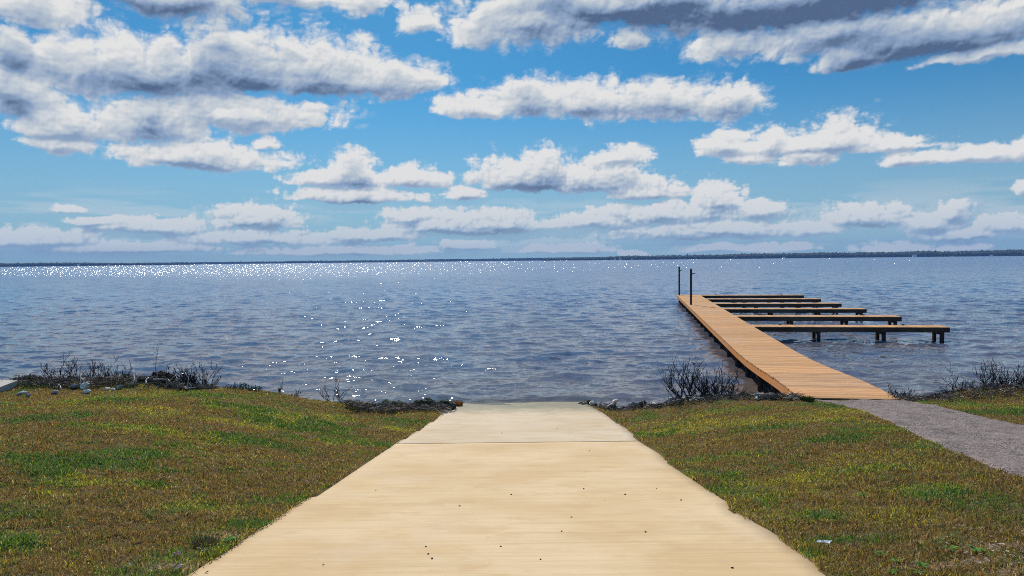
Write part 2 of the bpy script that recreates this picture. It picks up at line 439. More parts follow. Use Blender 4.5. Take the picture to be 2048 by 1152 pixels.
def lawn_cols(x, y, r1, r2):
    """colour of a blade or a spot of turf: kind of plant growing at that place"""
    g = field('g', x, y); ye = field('y', x, y); dd = field('d', x, y); bb = field('b', x, y)
    n1 = fbm(x, y, 1.1, 5, 21); n2 = fbm(x, y, 3.2, 4, 31)
    n3 = fbm(x*.6, y*1.2, 1.0, 4, 55)
    gp = np.clip(g*1.35 + sstep(n1, .55, .71)*.70 + sstep(n2, .59, .74)*.45 - bb*.6, 0, 1)
    yp = np.clip(ye*1.2 + sstep(n3, .52, .70)*.50, 0, 1)
    c = np.where((r1 < .45)[:, None], PAL['brown'], np.where((r1 < .75)[:, None], PAL['olive'], np.where((r1 < .93)[:, None], PAL['rust'], PAL['tan'])))
    isg = r2 < gp*.85
    c = np.where(isg[:, None], np.where((r1 < np.where(g > .45, .68, .38))[:, None], PAL['dgreen'], PAL['green']), c)
    isy = (~isg) & (r2 > 1-yp*.70)
    c = np.where(isy[:, None], np.where((r1 < .6)[:, None], PAL['yel'], PAL['olive']*1.3), c)
    c = c*.78 + np.array([.115, .100, .022])*.22
    isd = (dd > .25) & (r1*1.3 < dd)
    c = np.where(isd[:, None], np.where((r2 < .5)[:, None], PAL['tan']*.9, PAL['brown']*1.3), c)
    return c, dd

# ground sheet: fine near, coarse out to the sides
def build_ground():
    xs = np.concatenate([np.linspace(-400, -20, 24)[:-1], np.linspace(-20, 20, 330), np.linspace(20, 400, 24)[1:]])
    ys = np.concatenate([np.linspace(-60, 2, 16)[:-1], np.linspace(2, 24, 240), [26, 30, 40]])
    X, Y = np.meshgrid(xs, ys)
    Z = ground_z(X, Y)
    me = grid_mesh('ground', X, Y, Z)
    xf, yf = X.ravel(), Y.ravel()
    c = np.zeros((len(xf), 3)); n = 5
    for i in range(n):
        cc, dd = lawn_cols(xf, yf, rng.random(len(xf)), rng.random(len(xf))); c += cc/n
    soil = PAL['soil']*(.6+.8*fbm(xf, yf, 5, 3, 9))[:, None]
    c = c*.55 + soil*.45
    ddm = np.clip(dd*1.2, 0, 1)[:, None]
    c = c*(1-ddm*.7) + PAL['dirt']*ddm*.7
    mud = sstep(yf-crest(xf), -.2, .8)[:, None]
    c = c*(1-mud) + np.array([.10, .075, .05])*mud
    set_col(me, 'turf', c)
    mt, k, out = material('turf soil')
    at = k.add('ShaderNodeAttribute', attribute_name='turf').outputs['Color']
    pos = k.add('ShaderNodeTexCoord').outputs['Object']
    n = k.noise(pos, 30, 6, .7)
    col = k.v('SCALE', at, k.step(n, .3, .7, .55, 1.5))
    b = k.add('ShaderNodeBsdfPrincipled', {'Roughness': .95, 'Specular IOR Level': .1}); k.put(b.inputs['Base Color'], col)
    bn = k.add('ShaderNodeBump', {'Strength': .8, 'Distance': .03}); k.put(bn.inputs['Height'], n); k.put(b.inputs['Normal'], bn.outputs[0])
    k.l.new(b.outputs[0], out.inputs[0])
    tag(link('ground', me, mt), 'sloping lawn ground running down to the lake shore', 'ground', kind='structure')
build_ground()

def inpoly(x, y, poly):
    c = np.zeros(len(x), bool); n = len(poly); j = n-1
    for i in range(n):
        xi, yi = poly[i]; xj, yj = poly[j]
        with np.errstate(divide='ignore', invalid='ignore'):
            hit = ((yi > y) != (yj > y)) & (x < (xj-xi)*(y-yi)/(yj-yi)+xi)
        c ^= hit; j = i
    return c
# ------------------------------------------------------------------ path of gravelled asphalt
PL = [gpt(*p)[:2] for p in [(1628, 800), (1682, 810), (1740, 828), (1780, 846), (1830, 872), (1880, 893), (1935, 915), (1975, 935), (2048, 958), (2150, 1000), (2400, 1090)]]
PR = [gpt(*p)[:2] for p in [(1800, 801.5), (1830, 806), (1870, 812), (1920, 825), (1980, 838), (2048, 853), (2150, 876), (2260, 900), (2400, 925)]]
# it goes on past the edge of the picture
for P_ in (PL, PR):
    ex, ey = P_[-1]; P_ += [(ex+3, ey-1.2), (ex+8, ey-3.0), (ex+16, ey-5.0)]
PATH_POLY = PL + PR[::-1]
def build_path():
    x0, y0 = PL[0]
    def resamp(P, n):
        P = np.array(P); d = np.concatenate([[0], np.cumsum(np.hypot(*np.diff(P, axis=0).T))]); t = np.linspace(0, d[-1], n)
        return np.stack([np.interp(t, d, P[:, 0]), np.interp(t, d, P[:, 1])], -1)
    A = resamp(PL, 220); B = resamp(PR, 220)
    # carry on beneath the deck end
    A = A + ((fbm(A[:, 0], A[:, 1], 2.2, 3, 3)-.5)*.22)[:, None]; B = B + ((fbm(B[:, 0], B[:, 1], 1.5, 3, 4)-.5)*.12)[:, None]
    t = np.linspace(0, 1, 36)
    X = A[:, 0][:, None]*(1-t)+B[:, 0][:, None]*t; Y = A[:, 1][:, None]*(1-t)+B[:, 1][:, None]*t
    Z = ground_z(X, Y)+.035
    Z[:, 0] -= .06; Z[:, -1] -= .06
    me = grid_mesh('path', X, Y, Z)
    mt, k, out = material('weathered asphalt')
    pos = k.add('ShaderNodeTexCoord').outputs['Object']
    g = k.add('ShaderNodeTexVoronoi', {'Scale': 62.0}); k.put(g.inputs['Vector'], pos)
    sep = k.add('ShaderNodeSeparateColor', {0: g.outputs['Color']}).outputs[0]
    c = k.mix(k.step(sep, .1, .9), (.060, .047, .042), (.37, .29, .25))
    c = k.mix(k.step(k.noise(pos, .9, 5, .6), .35, .65, 0, .5), c, (.29, .225, .19))
    c = k.mix(k.step(k.noise(pos, 3, 6, .75), .46, .70, 0, .7), c, (.09, .072, .064))
    b = k.add('ShaderNodeBsdfPrincipled', {'Roughness': .9, 'Specular IOR Level': .1}); k.put(b.inputs['Base Color'], c)
    bn = k.add('ShaderNodeBump', {'Strength': .7, 'Distance': .012}); k.put(bn.inputs['Height'], g.outputs['Distance']); k.put(b.inputs['Normal'], bn.outputs[0])
    k.l.new(b.outputs[0], out.inputs[0])
    tag(link('path', me, mt), 'grey asphalt path curving from the dock to the right', 'path', kind='structure')
build_path()

# ------------------------------------------------------------------ concrete boat ramp, two slabs
def concrete(name, tintA, tintB):
    mt, k, out = material(name)
    pos = k.add('ShaderNodeTexCoord').outputs['Object']
    s = k.add('ShaderNodeSeparateXYZ', {0: pos})
    c = k.mix(k.step(k.noise(pos, .55, 4, .55), .35, .65), tintA, tintB)
    # broom finish across the slab
    br = k.noise(k.v('MULTIPLY', pos, (.8, 30, 1)), 1.0, 5, .7)
    c = k.v('SCALE', c, k.step(br, .25, .75, .90, 1.08))
    br2 = k.noise(k.v('MULTIPLY', pos, (.28, 9, 1)), 1.0, 6, .7)
    c = k.mix(k.step(br2, .48, .72, 0, .32), c, (.42, .26, .11))
    bl = k.noise(k.v('MULTIPLY', pos, (1, 1.6, 1)), 1.7, 7, .68)
    c = k.mix(k.step(bl, .50, .66, 0, .5), c, (.55, .36, .17))
    bl2 = k.noise(k.v('ADD', pos, (31, 7, 0)), .8, 6, .6)
    c = k.mix(k.step(bl2, .52, .68, 0, .35), c, (.67, .50, .33))
    sp_ = k.noise(pos, 26, 4, .75)
    c = k.mix(k.step(sp_, .60, .78, 0, .6), c, (.30, .23, .16))
    wt = k.noise(pos, 3.5, 6, .7)
    c = k.mix(k.step(wt, .58, .75, 0, .35), c, (.60, .47, .32))
    # pale worn edges along both sides
    ax = k.m('ABSOLUTE', k.m('ADD', s.outputs[0], -.08))
    edge = k.step(k.m('ADD', ax, k.m('MULTIPLY', k.noise(pos, 2.5, 4, .6), .5)), 2.5, 2.8)
    c = k.mix(k.m('MULTIPLY', edge, .07), c, (.58, .52, .44))
    # wet and green with algae at the water
    wet = k.step(k.m('ADD', s.outputs[2], k.m('MULTIPLY', k.m('SUBTRACT', k.noise(pos, 2.2, 5, .65), .5), .30)), .10, .46, 1, 0)
    alg = k.mix(k.step(k.noise(k.v('MULTIPLY', pos, (1, 3, 1)), 2.5, 5, .6), .4, .6), (.20, .145, .09), (.055, .10, .035))
    c = k.mix(k.m('MULTIPLY', wet, .85), c, alg)
    b = k.add('ShaderNodeBsdfPrincipled', {'Specular IOR Level': .15}); k.put(b.inputs['Base Color'], c)
    k.put(b.inputs['Roughness'], k.m('SUBTRACT', .9, k.m('MULTIPLY', wet, .3)))
    bn = k.add('ShaderNodeBump', {'Strength': .35, 'Distance': .004}); k.put(bn.inputs['Height'], k.m('ADD', br, sp_)); k.put(b.inputs['Normal'], bn.outputs[0])
    k.l.new(b.outputs[0], out.inputs[0])
    return mt
def slab(y0, y1, mat, label):
    ys = np.arange(y0, y1+1e-6, .1); ys[-1] = y1
    t = np.linspace(0, 1, 24)
    jl = (fbm(ys, ys*0, 5, 4, 60)-.5)*.03; jr = (fbm(ys, ys*0+9, 5, 4, 61)-.5)*.05
    X = (XL(ys)+jl)[:, None]*(1-t)+(XR(ys)+jr)[:, None]*t
    Y = np.repeat(ys[:, None], 24, 1)
    Z = EYE-ramp_h(Y)+.012
    # skirts
    X = np.concatenate([X[:, :1], X, X[:, -1:]], 1); Y = np.concatenate([Y[:, :1], Y, Y[:, -1:]], 1); Z = np.concatenate([Z[:, :1]-.18, Z, Z[:, -1:]-.18], 1)
    X = np.concatenate([X[:1], X, X[-1:]]); Y = np.concatenate([Y[:1], Y, Y[-1:]]); Z = np.concatenate([Z[:1]-.15, Z, Z[-1:]-.15])
    me = grid_mesh('boat_ramp', X, Y, Z, smooth=False)
    tag(link('boat_ramp', me, mat), label, 'boat ramp', kind='structure')
slab(-1.0, RAMP_JOINT-.011, concrete('warm concrete', (.62, .425, .215), (.70, .505, .285)), 'broad warm beige near slab of the concrete boat ramp')
slab(RAMP_JOINT+.011, 27.0, concrete('pale concrete', (.60, .455, .285), (.67, .53, .355)), 'paler far slab of the boat ramp running into the water')

# small concrete pad at the far left shore
def pad():
    P = [gpt(*p) for p in [(-60, 806), (-2, 786), (36, 771), (-60, 767)]]
    mb = MB()
    mb.quad([(p[0], p[1], p[2]+.14) for p in P])
    n = len(P)
    for i in range(n):
        a, b = P[i], P[(i+1) % n]
        mb.quad([(a[0], a[1], a[2]-.15), (b[0], b[1], b[2]-.15), (b[0], b[1], b[2]+.14), (a[0], a[1], a[2]+.14)])
    o = mb.build('pavement', simple('pad concrete', (.50, .42, .33), (.58, .50, .42), 3, .9, .2))
    tag(o, 'pale concrete pad at the far left of the shore', 'pavement', kind='structure')
pad()

# ------------------------------------------------------------------ water
def build_water():
    ys = [17.5]
    while ys[-1] < 5600:
        y = ys[-1]; ys.append(y + max(.085, .0040*y))
    ys = np.array(ys); ncol = 900
    t = np.linspace(-1, 1, ncol); tanx = .98*t
    Y = np.repeat(ys[:, None], ncol, 1); X = Y*tanx[None, :]
    Z = np.zeros_like(X); DX = np.zeros_like(X); DY = np.zeros_like(X)
    r = np.random.default_rng(3)
    dys = np.maximum(.085, .0040*ys)
    nw = 110
    lam = np.exp(r.uniform(math.log(.34), math.log(4.5), nw))
    for L in lam:
        kk = 2*math.pi/L
        th = r.normal(0.10, .75)                    # travels towards the shore
        dx, dy = math.sin(th), -math.cos(th)
        amp = .0026*L**1.0 * (1.3 if .7 < L < 2.4 else .75)*r.uniform(.5, 1.4)
        ph = r.uniform(0, 6.28)
        rows = np.where(dys*abs(dy) < L/3.0)[0]
        if len(rows) == 0: continue
        e = rows[-1]+1
        att = np.clip((L/3.0-dys[:e])/(L/3.0)*2.5, 0, 1)[:, None]
        a = kk*(dx*X[:e]+dy*Y[:e])+ph
        s = np.sin(a); c = np.cos(a)
        Z[:e] += amp*att*s
        DX[:e] += amp*att*dx*c*1.1; DY[:e] += amp*att*dy*c*1.1
    gust = .65+.7*fbm(X/9.0, Y/14.0, 1.0, 3, 77)
    shore = sstep(Y, 19.5, 26)*.5+.5
    g = gust*shore
    Z *= g; DX *= g; DY *= g
    Z[0] = -.2
    me = grid_mesh('water', X+DX, Y+DY, Z)
    mt, k, out = material('muddy lake water')
    geo = k.add('ShaderNodeNewGeometry')
    pos = geo.outputs['Position']
    ps = k.add('ShaderNodeSeparateXYZ', {0: pos})
    # wind ripples as slopes: too small to model, so they tilt the surface itself
    def slopes(scale, st, amp, det):
        n = k.noise(k.v('MULTIPLY', pos, st), scale, det, .6, color=True)
        n = k.v('SUBTRACT', n, (.5, .5, .5))
        return k.v('MULTIPLY', n, (amp*1.35, amp*1.5, 0))
    sl_ = k.v('ADD', slopes(2.4, (.45, 1.3, 1), .46, 3), slopes(8.0, (.6, 1.2, 1), .34, 2))
    # farther out the modelled waves are coarser than the real ones, the same slope is given back here
    outw = k.step(ps.outputs[1], 45, 420, 0, 1)
    s2 = slopes(1.1, (.5, 1.1, 1), 1.5, 4)
    s2 = k.v('MULTIPLY', s2, (2.3, .82, 0))
    sl_ = k.v('ADD', sl_, k.v('SCALE', s2, outw))
    calm = k.step(k.noise(k.v('MULTIPLY', pos, (.02, .06, 0)), 1.0, 4, .6), .35, .65, .75, 1.15)
    sl_ = k.v('SCALE', sl_, calm)
    N = k.v('NORMALIZE', k.v('ADD', geo.outputs['Normal'], sl_))
    mudn = k.step(k.noise(k.v('MULTIPLY', pos, (.25, .35, 0)), 1.0, 4, .6), .35, .65)
    col = k.mix(mudn, (.095, .085, .095), (.170, .120, .090))
    col = k.mix(k.step(ps.outputs[1], 28, 110, .15, .85), col, (.052, .125, .260))  # blue of the reflected sky painted into the body colour farther out
    near = k.step(ps.outputs[1], 20, 34, 1, 0)
    col = k.mix(k.m('MULTIPLY', near, .5), col, (.17, .115, .055))
    b = k.add('ShaderNodeBsdfPrincipled', {'IOR': 1.40, 'Specular Tint': (.68, .97, 1.32, 1), 'Specular IOR Level': .5})  # blue specular tint added to deepen the sky's reflection
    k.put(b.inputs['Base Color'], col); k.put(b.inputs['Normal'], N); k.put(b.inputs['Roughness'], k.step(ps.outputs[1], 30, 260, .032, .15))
    # a hand's depth over the ramp lets the concrete show through
    ax = k.m('ABSOLUTE', ps.outputs[0])
    shal = k.m('MULTIPLY', k.step(ps.outputs[1], 22.4, 24.2, 1, 0), k.step(ax, 2.4, 2.9, 1, 0))
    tr = k.add('ShaderNodeBsdfTransparent'); mx = k.add('ShaderNodeMixShader'); k.put(mx.inputs[0], k.m('MULTIPLY', shal, .62))
    k.l.new(b.outputs[0], mx.inputs[1]); k.l.new(tr.outputs[0], mx.inputs[2])
    k.l.new(mx.outputs[0], out.inputs[0])
    tag(link('water', me, mt), 'wind rippled muddy blue lake', 'lake', kind='structure')
build_water()

# ------------------------------------------------------------------ the dock
DU = Vector((math.sin(R(10.5)), math.cos(R(10.5)), 0)); DV = Vector((DU.y, -DU.x, 0))
FV = Vector((math.cos(R(8.4)), -math.sin(R(8.4)), 0)); FU = Vector((-FV.y, FV.x, 0))
def dock_c(y):  # centre line at depth y
    return 5.42+.1855*y
HALF = 1.2
def deck_z(y):
    return float(np.interp(y, [17.3, 19, 20.5, 22.5, 24.5, 26.5, 29], [1.150, 1.135, 1.10, 1.0, .905, .835, .80]))
Y0, Y1 = 17.45, 74.9
wood_deck = None
def wood(name, c1, c2, rnd=.35, rough=.75):
    mt, k, out = material(name)
    tc = k.add('ShaderNodeTexCoord').outputs['Object']
    at = k.add('ShaderNodeAttribute', attribute_name='rnd').outputs['Fac']
    off = k.add('ShaderNodeCombineXYZ', {0: k.m('MULTIPLY', at, 37.0), 1: k.m('MULTIPLY', at, 11.0)}).outputs[0]
    vec = k.v('ADD', k.v('MULTIPLY', tc, (1.6, 16, 16)), off)
    f = k.step(k.noise(vec, 1.0, 5, .65), .3, .7)
    col = k.mix(f, c1, c2)
    kn = k.noise(k.v('ADD', k.v('MULTIPLY', tc, (3, 8, 8)), off), 1.0, 3, .5)
    col = k.mix(k.step(kn, .62, .74, 0, .55), col, tuple(x*.45 for x in c1))
    grey = k.step(k.noise(tc, .35, 4, .6), .4, .65, 0, .18)
    col = k.mix(grey, col, (.46, .37, .28))
    col = k.v('SCALE', col, k.m('ADD', 1-rnd*.5, k.m('MULTIPLY', at, rnd)))
    b = k.add('ShaderNodeBsdfPrincipled', {'Roughness': rough, 'Specular IOR Level': .12}); k.put(b.inputs['Base Color'], col)
    bn = k.add('ShaderNodeBump', {'Strength': .4, 'Distance': .004}); k.put(bn.inputs['Height'], f); k.put(b.inputs['Normal'], bn.outputs[0])
    k.l.new(b.outputs[0], out.inputs[0])
    return mt
W_DECK = wood('new deck boards', (.54, .250, .088), (.69, .38, .165), .42)
W_FASCIA = wood('orange treated fascia', (.58, .20, .045), (.72, .30, .075), .2)
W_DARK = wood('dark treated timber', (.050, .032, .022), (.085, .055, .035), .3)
W_PILE = simple('tarred pile', (.035, .027, .022), (.075, .055, .04), 6, .8, .4, 30, (3, 3, .6))
METAL = simple('dark metal', (.05, .05, .05), (.09, .085, .08), 12, .5)

def build_dock():
    org = Vector((dock_c(Y0), Y0, 0))
    root = empty('boat_dock', org)
    tag(root, 'long timber boat dock with six finger piers over the lake', 'dock')
    def P(y, side, z):  # local coordinates on the main walkway
        return Vector((dock_c(y)-org.x, y-org.y, z)) + DV*side
    mb = MB(); y = Y0; step = .142*DU.y; r = random.Random(4)
    while y < Y1:
        yc = y+step*.5; z = deck_z(yc); dz = (deck_z(yc+.3)-deck_z(yc-.3))/.6
        ay = Vector((DU.x, DU.y, dz)).normalized()
        mb.a = r.random()
        mb.box(P(yc, r.uniform(-.008, .008), z-.019+r.uniform(-.002, .002)), (2*HALF+.05+r.uniform(-.01, .012), .134, .038), DV, ay, DV.cross(ay)*1.0)
        y += step
    o = mb.build('decking', W_DECK, root)
    # fascia boards left and right, in lengths
    for side in (-1, 1):
        mb = MB(); ys = np.arange(Y0+.02, Y1, 3.6); ys = np.append(ys, Y1)
        for i in range(len(ys)-1):
            mb.a = r.random()
            seg = np.linspace(ys[i], ys[i+1]-.006, 5)
            for a, b_ in zip(seg[:-1], seg[1:]):
                pa, pb = P(a, side*(HALF+.012), deck_z(a)-.042), P(b_, side*(HALF+.012), deck_z(b_)-.042)
                n = DV*(side*.04)
                lo = Vector((0, 0, -.25))
                q = [pa, pb, pb+lo, pa+lo, pa+n*-1, pb+n*-1, pb+n*-1+lo, pa+n*-1+lo]
                bb = len(mb.V); mb.V += [tuple(v) for v in q]; mb.A += [mb.a]*8
                for f in ((0, 1, 2, 3), (7, 6, 5, 4), (4, 5, 1, 0), (3, 2, 6, 7), (0, 3, 7, 4), (1, 5, 6, 2)): mb.F.append(tuple(bb+i_ for i_ in f))
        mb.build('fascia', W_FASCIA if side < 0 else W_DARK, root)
    mb = MB(); mb.a = .5
    mb.box(P(Y1+.03, 0, deck_z(Y1)-.16), (2*HALF, .04, .235), DV, DU); mb.build('end_board', W_DARK, root)
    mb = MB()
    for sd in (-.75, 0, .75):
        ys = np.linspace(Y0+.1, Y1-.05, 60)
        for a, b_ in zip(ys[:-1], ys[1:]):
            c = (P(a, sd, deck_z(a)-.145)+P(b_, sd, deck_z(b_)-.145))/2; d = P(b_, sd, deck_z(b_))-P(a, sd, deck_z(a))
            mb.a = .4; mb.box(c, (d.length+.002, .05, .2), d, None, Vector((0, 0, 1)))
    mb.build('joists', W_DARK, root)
    # piles: one pair to each bent, cross beam between them
    yb = 18.6; k_ = 0
    pile_me = None
    while yb < 75:
        for sd in (-1, 1):
            zt = deck_z(yb)-.045
            if zt > .78:
                mb = MB(); mb.tube([(0, 0, -1.6), (0, 0, zt)], .105, 8); ob = mb.build('pile', W_PILE, root)
            elif pile_me is None:
                mb = MB(); mb.tube([(0, 0, -1.6), (0, 0, zt)], .105, 8); ob = mb.build('pile', W_PILE, root); pile_me = ob.data
            else:
                ob = link('pile', pile_me, None, root)
            q = P(yb, sd*(HALF-.19), 0); ob.location = q
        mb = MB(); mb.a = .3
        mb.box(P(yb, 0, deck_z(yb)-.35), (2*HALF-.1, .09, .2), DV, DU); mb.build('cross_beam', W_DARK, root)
        yb += 2.86
    # fingers
    fl, fw = 10.45, 1.22
    deck_me = None; base = None
    for i, yf in enumerate((39.65, 46.6, 53.5, 59.9, 66.5, 73.2)):
        st = P(yf, HALF+.03, 0); st.z = 0
        fin = None
        if deck_me is None:
            # local frame of a finger: x along FV, y along FU
            mb = MB(); x = .0
            while x < fl:
                mb.a = r.random(); mb.box((x+.068, fw/2, .781), (.132, fw+.05, .038)); x += .14
            fin = mb.build('finger_pier', W_DECK, root); deck_me = fin.data
            kids = []
            for yy in (-.005, fw-.035):
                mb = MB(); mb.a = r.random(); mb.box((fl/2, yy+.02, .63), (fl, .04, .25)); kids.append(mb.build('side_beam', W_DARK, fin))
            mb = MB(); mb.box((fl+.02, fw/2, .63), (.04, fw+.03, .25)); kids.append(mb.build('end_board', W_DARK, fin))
            mb = MB()
            for yy in (.4, .82): mb.box((fl/2, yy, .66), (fl-.04, .05, .19))
            kids.append(mb.build('joists', W_DARK, fin))
            for xx in (3.6, 7.1, 10.15):
                mb = MB(); mb.box((xx, fw/2, .43), (.09, fw-.1, .14)); kids.append(mb.build('cross_beam', W_DARK, fin))
                for yy in (.14, fw-.14):
                    mb = MB(); mb.box((0, 0, -.4), (.17, .17, 2.2)); pb = mb.build('pile', W_PILE, fin); pb.location = (xx, yy, 0); kids.append(pb)
            for xx, yy in ((1.7, fw-.1), (8.5, fw-.1)):
                mb = MB(); mb.box((0, 0, .825), (.09, .05, .05)); mb.tube([(-.14, 0, .865), (-.07, 0, .855), (.07, 0, .855), (.14, 0, .865)], .018, 6)
                cb = mb.build('cleat', METAL, fin); cb.location = (xx, yy, 0); kids.append(cb)
        else:
            fin = base.copy(); COL.objects.link(fin); fin.parent = root
            for c in kids:
                d = c.copy(); COL.objects.link(d); d.parent = fin
        base = base or fin
        fin.location = st; fin.rotation_euler = (0, 0, math.atan2(FV.y, FV.x))
    return root, P, org
dock, DP, DORG = build_dock()

def dock_pole(name, px, py, label, lamp):
    x, y = on_z(px, py, .8)
    root = empty(name, (x, y, .80)); tag(root, label, 'post', 'tall posts on the dock')
    mb = MB(); mb.tube([(0, 0, 0), (0, 0, 3.08)], .088, 10); mb.build('pole', W_PILE, root)
    mb = MB(); mb.tube([(0, 0, 3.08), (0, 0, 3.10)], [.096, .09], 10); mb.build('cap', METAL, root)
    mb = MB(); mb.box((.19, 0, 2.70), (.26, .05, .06)); mb.box((.12, 0, 2.66), (.06, .04, .10)); br = mb.build('bracket', METAL, root)
    if lamp:
        mb = MB(); mb.tube([(.33, 0, 2.64), (.33, 0, 2.67), (.33, 0, 2.72), (.33, 0, 2.74)], [.03, .06, .06, .02], 10)
        mb.build('lamp_head', simple('white lamp housing', (.8, .8, .78), (.85, .85, .83), 5, .3), root, smooth=True)
dock_pole('dock_post', 1382, 609.5, 'dark wooden post with a white lamp, nearer of the two on the dock', True)
dock_pole('dock_post', 1358.5, 590.5, 'slimmer looking dark post at the far left corner of the dock', False)

# ------------------------------------------------------------------ rocks, driftwood, shrubs on the bank
ROCKM = {
 'pale': simple('pale limestone', (.66, .60, .47), (.84, .78, .64), 7, .9, .5, 30),
 'grey': simple('grey stone', (.20, .18, .165), (.36, .33, .30), 7, .9, .5, 30),
 'dark': simple('dark wet stone', (.035, .032, .03), (.10, .09, .08), 7, .75, .5, 30),
 'moss': simple('mossy stone', (.022, .030, .018), (.075, .085, .05), 9, .8, .6, 30),
 'pink': simple('pinkish stone', (.38, .26, .22), (.52, .38, .32), 7, .9, .5, 30),
 'tan': simple('tan stone', (.38, .29, .17), (.52, .42, .28), 7, .9, .5, 30)}
def ico(sub):
    import bmesh
    bm = bmesh.new(); bmesh.ops.create_icosphere(bm, subdivisions=sub, radius=1)
    V = np.array([v.co[:] for v in bm.verts]); Fc = [tuple(v.index for v in f.verts) for f in bm.faces]; bm.free()
    return V, Fc
ICO2 = ico(2); ICO3 = ico(3); ICO1 = ico(1)
def rock_mesh(w, d, h, seed):
    r = np.random.default_rng(seed); V, Fc = ICO3; V = V.copy()
    for _ in range(9):                                   # chop flat facets
        n = r.normal(size=3); n /= np.linalg.norm(n); c = r.uniform(.55, .85)
        s = V@n; over = np.clip(s-c, 0, None); V -= over[:, None]*n*.92
    V *= (1+.06*r.normal(size=(len(V), 1)))
    V *= np.array([w/2, d/2, h/2])/.8
    me = bpy.data.meshes.new('rock'); me.from_pydata([tuple(v) for v in V], [], Fc); me.update()
    return me
ROCKS = [
 # px, py, width px, height px, colour, label
 (170, 778, 14, 8, 'pale', 'large pale boulder in the grass below the left shrub', None),
 (172, 787, 11, 4, 'pale', 'small white stone lying just below the pale boulder', None),
 (148, 776, 8, 4, 'grey', 'small grey stone left of the pale boulder', None),
 (238, 778, 8, 4, 'grey', 'grey stone in the grass right of the left shrub', None),
 (216, 781, 7, 3.5, 'pale', 'left of two small pale stones in the grass near the left shrub', 'pale stones near the left shrub'),
 (226, 782, 6, 3, 'pale', 'right of two small pale stones in the grass near the left shrub', 'pale stones near the left shrub'),
 (188, 763, 8, 4, 'pale', 'pale stone tucked under the left shrub', None),
 (118, 760, 16, 5, 'tan', 'flat tan stone behind the left shrub twigs', None),
 (44, 790, 12, 4, 'pale', 'flat white stone near the concrete pad', None),
 (57, 794, 8, 4, 'grey', 'grey stone beside the flat white stone near the pad', None),
 (111, 787, 9, 3, 'grey', 'low grey stone beside the curved stick on the left', None),
 (1201, 804, 5, 6, 'pale', 'left one of the twin pale stones in the dark rocks right of the ramp', 'twin pale stones'),
 (1206.5, 804, 5, 6, 'pale', 'right one of the twin pale stones in the dark rocks right of the ramp', 'twin pale stones'),
 (1202, 812, 10, 8, 'pink', 'pinkish stone at the right edge of the ramp', None),
 (1184, 810, 9, 5, 'pale', 'pale slanting stone at the end of the right ramp edge', None),
 (1226, 820, 12, 6, 'dark', 'dark stone below the stump on the right ramp edge', None),
 (1287, 799, 12, 10, 'dark', 'upright dark stone standing against the water', None),
 (1267, 809, 17, 10, 'grey', 'long grey slanting stone right of the ramp', None),
 (1283, 813, 10, 8, 'tan', 'tan stone right of the long grey stone', None),
 (1297, 804, 11, 5, 'pale', 'pale stone behind the tan stone', None),
 (1307, 808, 12, 4, 'pale', 'low pale stone on the grass right of the ramp', None),
 (1348, 793, 18, 8, 'grey', 'larger grey stone below the right shrub', None),
 (1357, 801, 14, 8, 'grey', 'grey stone tangled in driftwood below the right shrub', None),
 (1389, 792, 12, 6, 'tan', 'tan stone at the left end of the pale plank', None),
 (1434, 780, 6, 5, 'pale', 'bright stone at the root of the right shrub', None),
 (1441, 787, 8, 4, 'pink', 'pinkish stone between the right shrub and the plank', None),
 (1515, 795, 12, 6, 'grey', 'grey stone under the right end of the plank', None),
 (1527, 797, 10, 6, 'pink', 'pinkish stone below the right end of the plank', None),
 (1513, 800.5, 6, 3.5, 'pale', 'small pale stone below the plank', None),
 (1543, 796, 9, 6, 'grey', 'grey stone just right of the plank end', None),
 (1566, 793, 9, 5, 'pale', 'left of the pale stones beside the foot of the dock', 'pale stones by the dock foot'),
 (1579, 794, 9, 7, 'pale', 'taller right one of the pale stones beside the foot of the dock', 'pale stones by the dock foot'),
 (1581, 800, 6, 4, 'tan', 'little tan stone in the grass by the dock foot', None),
 (890, 826, 8, 6, 'pink', 'pinkish stone at the left edge of the ramp', None),
 (875, 809, 7, 4, 'pale', 'small pale stone in debris left of the ramp', None)]
for i, (px, py, w, h, c, lab, grp) in enumerate(ROCKS):
    x, y, z = gpt(px, py)
    if y > 24: x, y, z = at_crest(px, py, .3)
    s = y/F
    o = link('rock', rock_mesh(w*s*1.35, w*s*1.0, h*s*1.8, 100+i), ROCKM[c], None, (x, y, z+h*s*.6+.02))
    o.rotation_euler = (random.uniform(-.2, .2), random.uniform(-.3, .3), random.uniform(0, 3))
    tag(o, lab, 'rock', grp)
